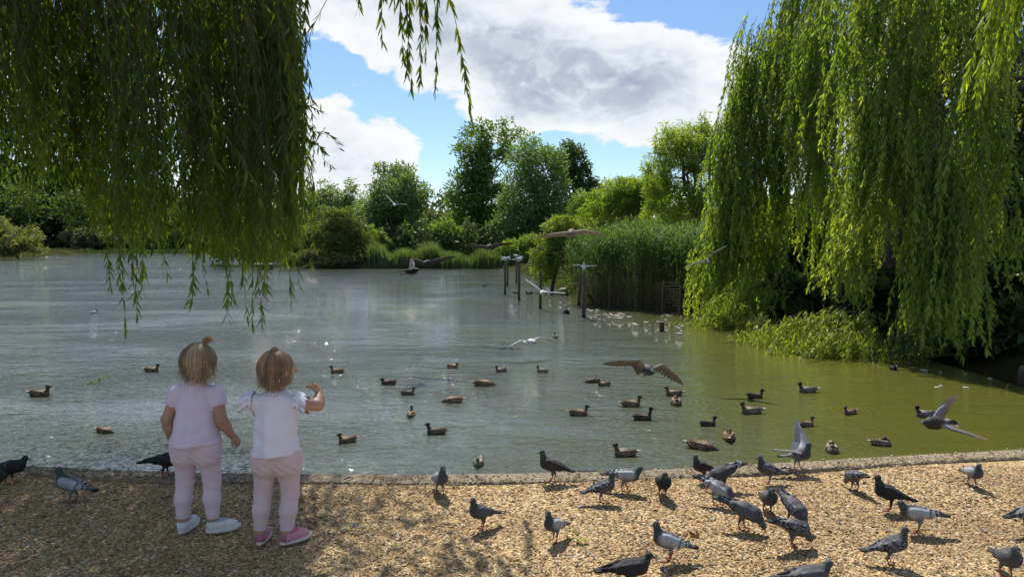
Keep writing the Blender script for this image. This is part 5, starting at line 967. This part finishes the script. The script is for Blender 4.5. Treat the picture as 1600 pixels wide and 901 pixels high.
        for a_ in ('AL', 'AR'):
            S_ = np.array(J[a_][0], float); E_ = np.array(J[a_][1], float); q = unit(E_ - S_); u = unit(np.cross(q, [0, 1, 0])); w = np.cross(q, u); c0 = S_ + q * .061 + [np.sign(S_[0]) * .004, 0, 0]; aa = np.linspace(0, 6.2832, 25)
            mb = MB(); mb.tube(c0 + .0385 * (np.cos(aa)[:, None] * u + np.sin(aa)[:, None] * w), .0055, 6, np.array(col['shirt']) * .95); link('cuff', mb.mesh('cuff', True), sh, M_CLOTH)
    # hair: a smooth cap with loose strands over it
    T = Body(); T.cap(H + [0, 0, .014] - fd * .020, H + [0, 0, .020] - fd * .004, .078, .077, .02, 'h'); T.cap(H - fd * .030 + [0, 0, .005], H - fd * .026 - [0, 0, J['hl'] - .03], .064, .030, .03, 'h')
    for s_ in (-1, 1): T.cap(H + sd * s_ * .052 - fd * .012, H + sd * s_ * .046 - fd * .008 - [0, 0, J['hl'] - .045], .032, .014, .02, 'h')
    V, Q = T.build(.007, disp=lambda G: .0018 * np.sin(G[..., 0] * 300 + G[..., 2] * 40) * np.sin(G[..., 1] * 260)); hr = link('hair', mesh_np('hair', V, [Q], np.tile(np.array(col['hair']) * .8, (len(V), 1)), True), root, M_HAIR)
    mb = MB(); K = np.array(J['knot']); n = 2200; ts = np.linspace(0, 1, 8)
    for i in range(n):
        ph = rg.uniform(R(58), R(302)); dv = fd * math.cos(ph) + sd * math.sin(ph); th = np.linspace(.12, 1.72, 8); r_ = .081 + abs(rg.normal(0, .0035)) + .003 * ts ** 2 + .004 * math.sin(ph * 5 + seed) * ts; ph2 = rg.normal(0, .10) + .16 * math.sin(ph * 3 + seed); dv = fd * math.cos(ph + ph2) + sd * math.sin(ph + ph2)
        top = unit(np.array([0, 0, 1.]) + (K - H) * .5)
        p = H + [0, 0, .014] - fd * .016 + (np.cos(th)[:, None] * top + np.sin(th)[:, None] * dv) * r_[:, None] * np.array([1, 1, 1.0]); drop = max(.004, rg.normal(J['hl'] - .048, .024)); e = p[-1]
        fl = rg.normal(-.010, .015) + (.045 * rg.random() if rg.random() < .10 else 0)
        p = np.concatenate([p, [e + [0, 0, -drop * .5] + dv * (fl * .4 - .006), e + [0, 0, -drop] + dv * (fl * 1.6 - .014) + rg.normal(0, .007, 3)]])
        sdv = unit(np.cross(dv, [0, 0, 1.])); w = .0015 * np.linspace(1, .45, 10)[:, None]; V = np.stack([p - sdv * w, p + sdv * w], 1).reshape(-1, 3); q = np.arange(9)[:, None] * 2
        mb.add(V, [q + [0, 1, 3, 2]], np.array(col['hair']) * rg.uniform(.5, 1.35) * (1 + .3 * math.sin(ph * 7 + seed)))
    for i in range(160):
        d_ = unit(np.array(J['tuft']) + rg.normal(0, .28, 3)); L = J['tl'] * rg.uniform(.5, 1.1); s_ = np.linspace(0, 1, 5)[:, None]; p = K + rg.normal(0, .004, 3) + d_ * s_ * L + np.array([J['tb'], 0, -.012]) * s_ ** 2; w = .0022 * np.linspace(1, .3, 5)[:, None]; u_ = unit(np.cross(d_, [0, 1, 0.])); V = np.stack([p - u_ * w, p + u_ * w], 1).reshape(-1, 3); q = np.arange(4)[:, None] * 2
        mb.add(V, [q + [0, 1, 3, 2]], np.array(col['hair']) * rg.uniform(.6, 1.4))
    link('hair_strands', mb.mesh('hair_strands', True), hr, M_HAIR)
    mb = MB(); a = np.linspace(0, 6.2832, 17); mb.tube(K + np.stack([.011 * np.cos(a), .011 * np.sin(a), 0 * a], 1), .006, 7, col['band']); mb.ball(K + [0, 0, -.006], (.015, .015, .012), np.array(col['hair']) * .9, 10, 7)
    if J['bun']: mb.ball(K + [0, 0, .012], (.020, .020, .017), np.array(col['hair']) * .75, 10, 7)
    link('hair_band', mb.mesh('hair_band', True), hr, M_HAIR)
    for a_, hdg in (('LL', J['shoe'][0]), ('LR', J['shoe'][1])):
        an = np.array(J[a_][2], float); c_, s_ = math.cos(R(hdg)), math.sin(R(hdg)); T = Body(); up_ = (1, 1.12, 1)
        T.cap((-.004, 0, .034), (.035, 0, .036), .030, .030, .012, 'u', up_); T.cap((.035, 0, .036), (.092, 0, .026), .032, .027, .014, 'u', up_); T.cap((.0, 0, .040), (.004, 0, .058), .029, .030, .010, 'u')
        V, Q = T.build(.004, cut=lambda G: np.maximum(.014 - G[..., 2], G[..., 2] - .066 - G[..., 0] * .12)); 
        sc1 = np.tile(col['shoe'], (len(V), 1)); sc1[V[:, 0] < -.012] = col['heel']; sc1[(V[:, 2] > .058)] = col['lining']
        rot = lambda P: np.stack([P[:, 0] * c_ - P[:, 1] * s_ + an[0], P[:, 0] * s_ + P[:, 1] * c_ + an[1], P[:, 2] + J['gz']], 1)
        so_ = link('shoe', mesh_np('shoe', rot(V), [Q], sc1, True), root, M_SHOE)
        mb = MB(); a = np.arange(28) * 6.2832 / 28; x = .048 + .082 * np.cos(a); y = np.sin(a) * (.0315 + .004 * np.cos(a)) * (1.0 + .1 * np.cos(2 * a)); 
        for z0_, z1_, g_, cc in ((.0, .008, 1.0, col['outsole']), (.008, .021, 1.03, col['sole'])):
            V = np.concatenate([np.stack([x * g_ - .048 * (g_ - 1), y * g_, z0_ + .006 * np.clip((x - .09) / .04, 0, 1)], 1), np.stack([x * g_ - .048 * (g_ - 1), y * g_, z1_ + .004 * np.clip((x - .09) / .04, 0, 1)], 1)]); q = np.arange(28)
            mb.add(rot(V), [np.stack([q, (q + 1) % 28, (q + 1) % 28 + 28, q + 28], 1), [list(q[::-1]), list(q + 28)]], cc)
        link('sole', mb.mesh('sole'), so_, M_SHOE)
        mb = MB()
        for j in range(4): xx = .040 + .013 * j; mb.tube(rot(np.array([[xx, -.018, .056 - .006 * j], [xx + .004, 0, .068 - .0065 * j], [xx, .018, .056 - .006 * j]])), .0028, 5, col['lace'])
        link('laces', mb.mesh('laces', True), so_, M_SHOE)
    return root
p = on(315, 831, 0.0); J1 = dict(pel=(-.013, 0, .46), chest=(-.008, 0, .665), neck=(-.006, -.004, .775), H=(.020, .004, .878), face=R(78), hem=.472, flare=.124, sleeve='puff', fz=5, fs=1, hl=.105, knot=(.046, -.012, .972), tuft=(.35, -.2, 1), tl=.052, tb=.02, bun=False, gz=.004, shoe=(84, 22),
    AL=[(-.094, 0, .722), (-.150, -.012, .590), (-.152, .030, .478), (-.150, .040, .448), (0, .1, -1), (1, .2, 0), 1, .7], AR=[(.090, 0, .722), (.122, -.014, .588), (.152, .030, .502), (.170, .045, .474), (.45, .2, -1), (-1, .4, -.2), -1, .7],
    LL=[(-.066, 0, .432), (-.082, .012, .262), (-.090, -.004, .075)], LR=[(.044, 0, .432), (.056, .014, .262), (.062, -.004, .078)])
girl('blonde little girl in a lilac puff sleeved top and leggings with white shoes', (p[0], p[1], 0), J1, dict(skin=(.40, .235, .165), shirt=(.66, .57, .70), legs=(.64, .53, .60), hair=(.40, .29, .165), band=(.42, .28, .18), shoe=(.66, .66, .67), heel=(.62, .62, .64), lining=(.30, .30, .40), sole=(.70, .69, .66), outsole=(.45, .43, .40), lace=(.62, .62, .66)), 3)
p = on(434, 849, 0.0); J2 = dict(pel=(.008, 0, .45), chest=(.006, 0, .650), neck=(.004, -.002, .755), H=(.022, .006, .862), face=R(42), hem=.462, flare=.112, sleeve='ruffle', fz=9, fs=-1, hl=.098, knot=(.014, -.020, .952), tuft=(.1, -.1, 1), tl=.026, tb=.006, bun=True, gz=.004, shoe=(92, 44),
    AL=[(-.088, 0, .705), (-.100, .095, .610), (.070, .150, .640), (.118, .128, .655), (1, -.45, .1), (0, -1, .3), 1, .9], AR=[(.092, 0, .700), (.198, .050, .682), (.188, .112, .728), (.170, .116, .752), (-.75, -.15, .5), (-.4, -.6, -.5), 1, .9],
    LL=[(-.046, 0, .425), (-.070, .012, .255), (-.080, -.008, .072)], LR=[(.060, 0, .425), (.064, .012, .255), (.050, -.012, .070)])
girl('little girl with a hair bun in a white frilled top and pink shoes', (p[0], p[1], 0), J2, dict(skin=(.46, .27, .185), shirt=(.74, .71, .80), legs=(.60, .49, .52), hair=(.30, .195, .105), band=(.5, .42, .36), shoe=(.56, .26, .33), heel=(.34, .12, .18), lining=(.45, .12, .20), sole=(.66, .60, .55), outsole=(.20, .15, .12), lace=(.62, .35, .42)), 4)
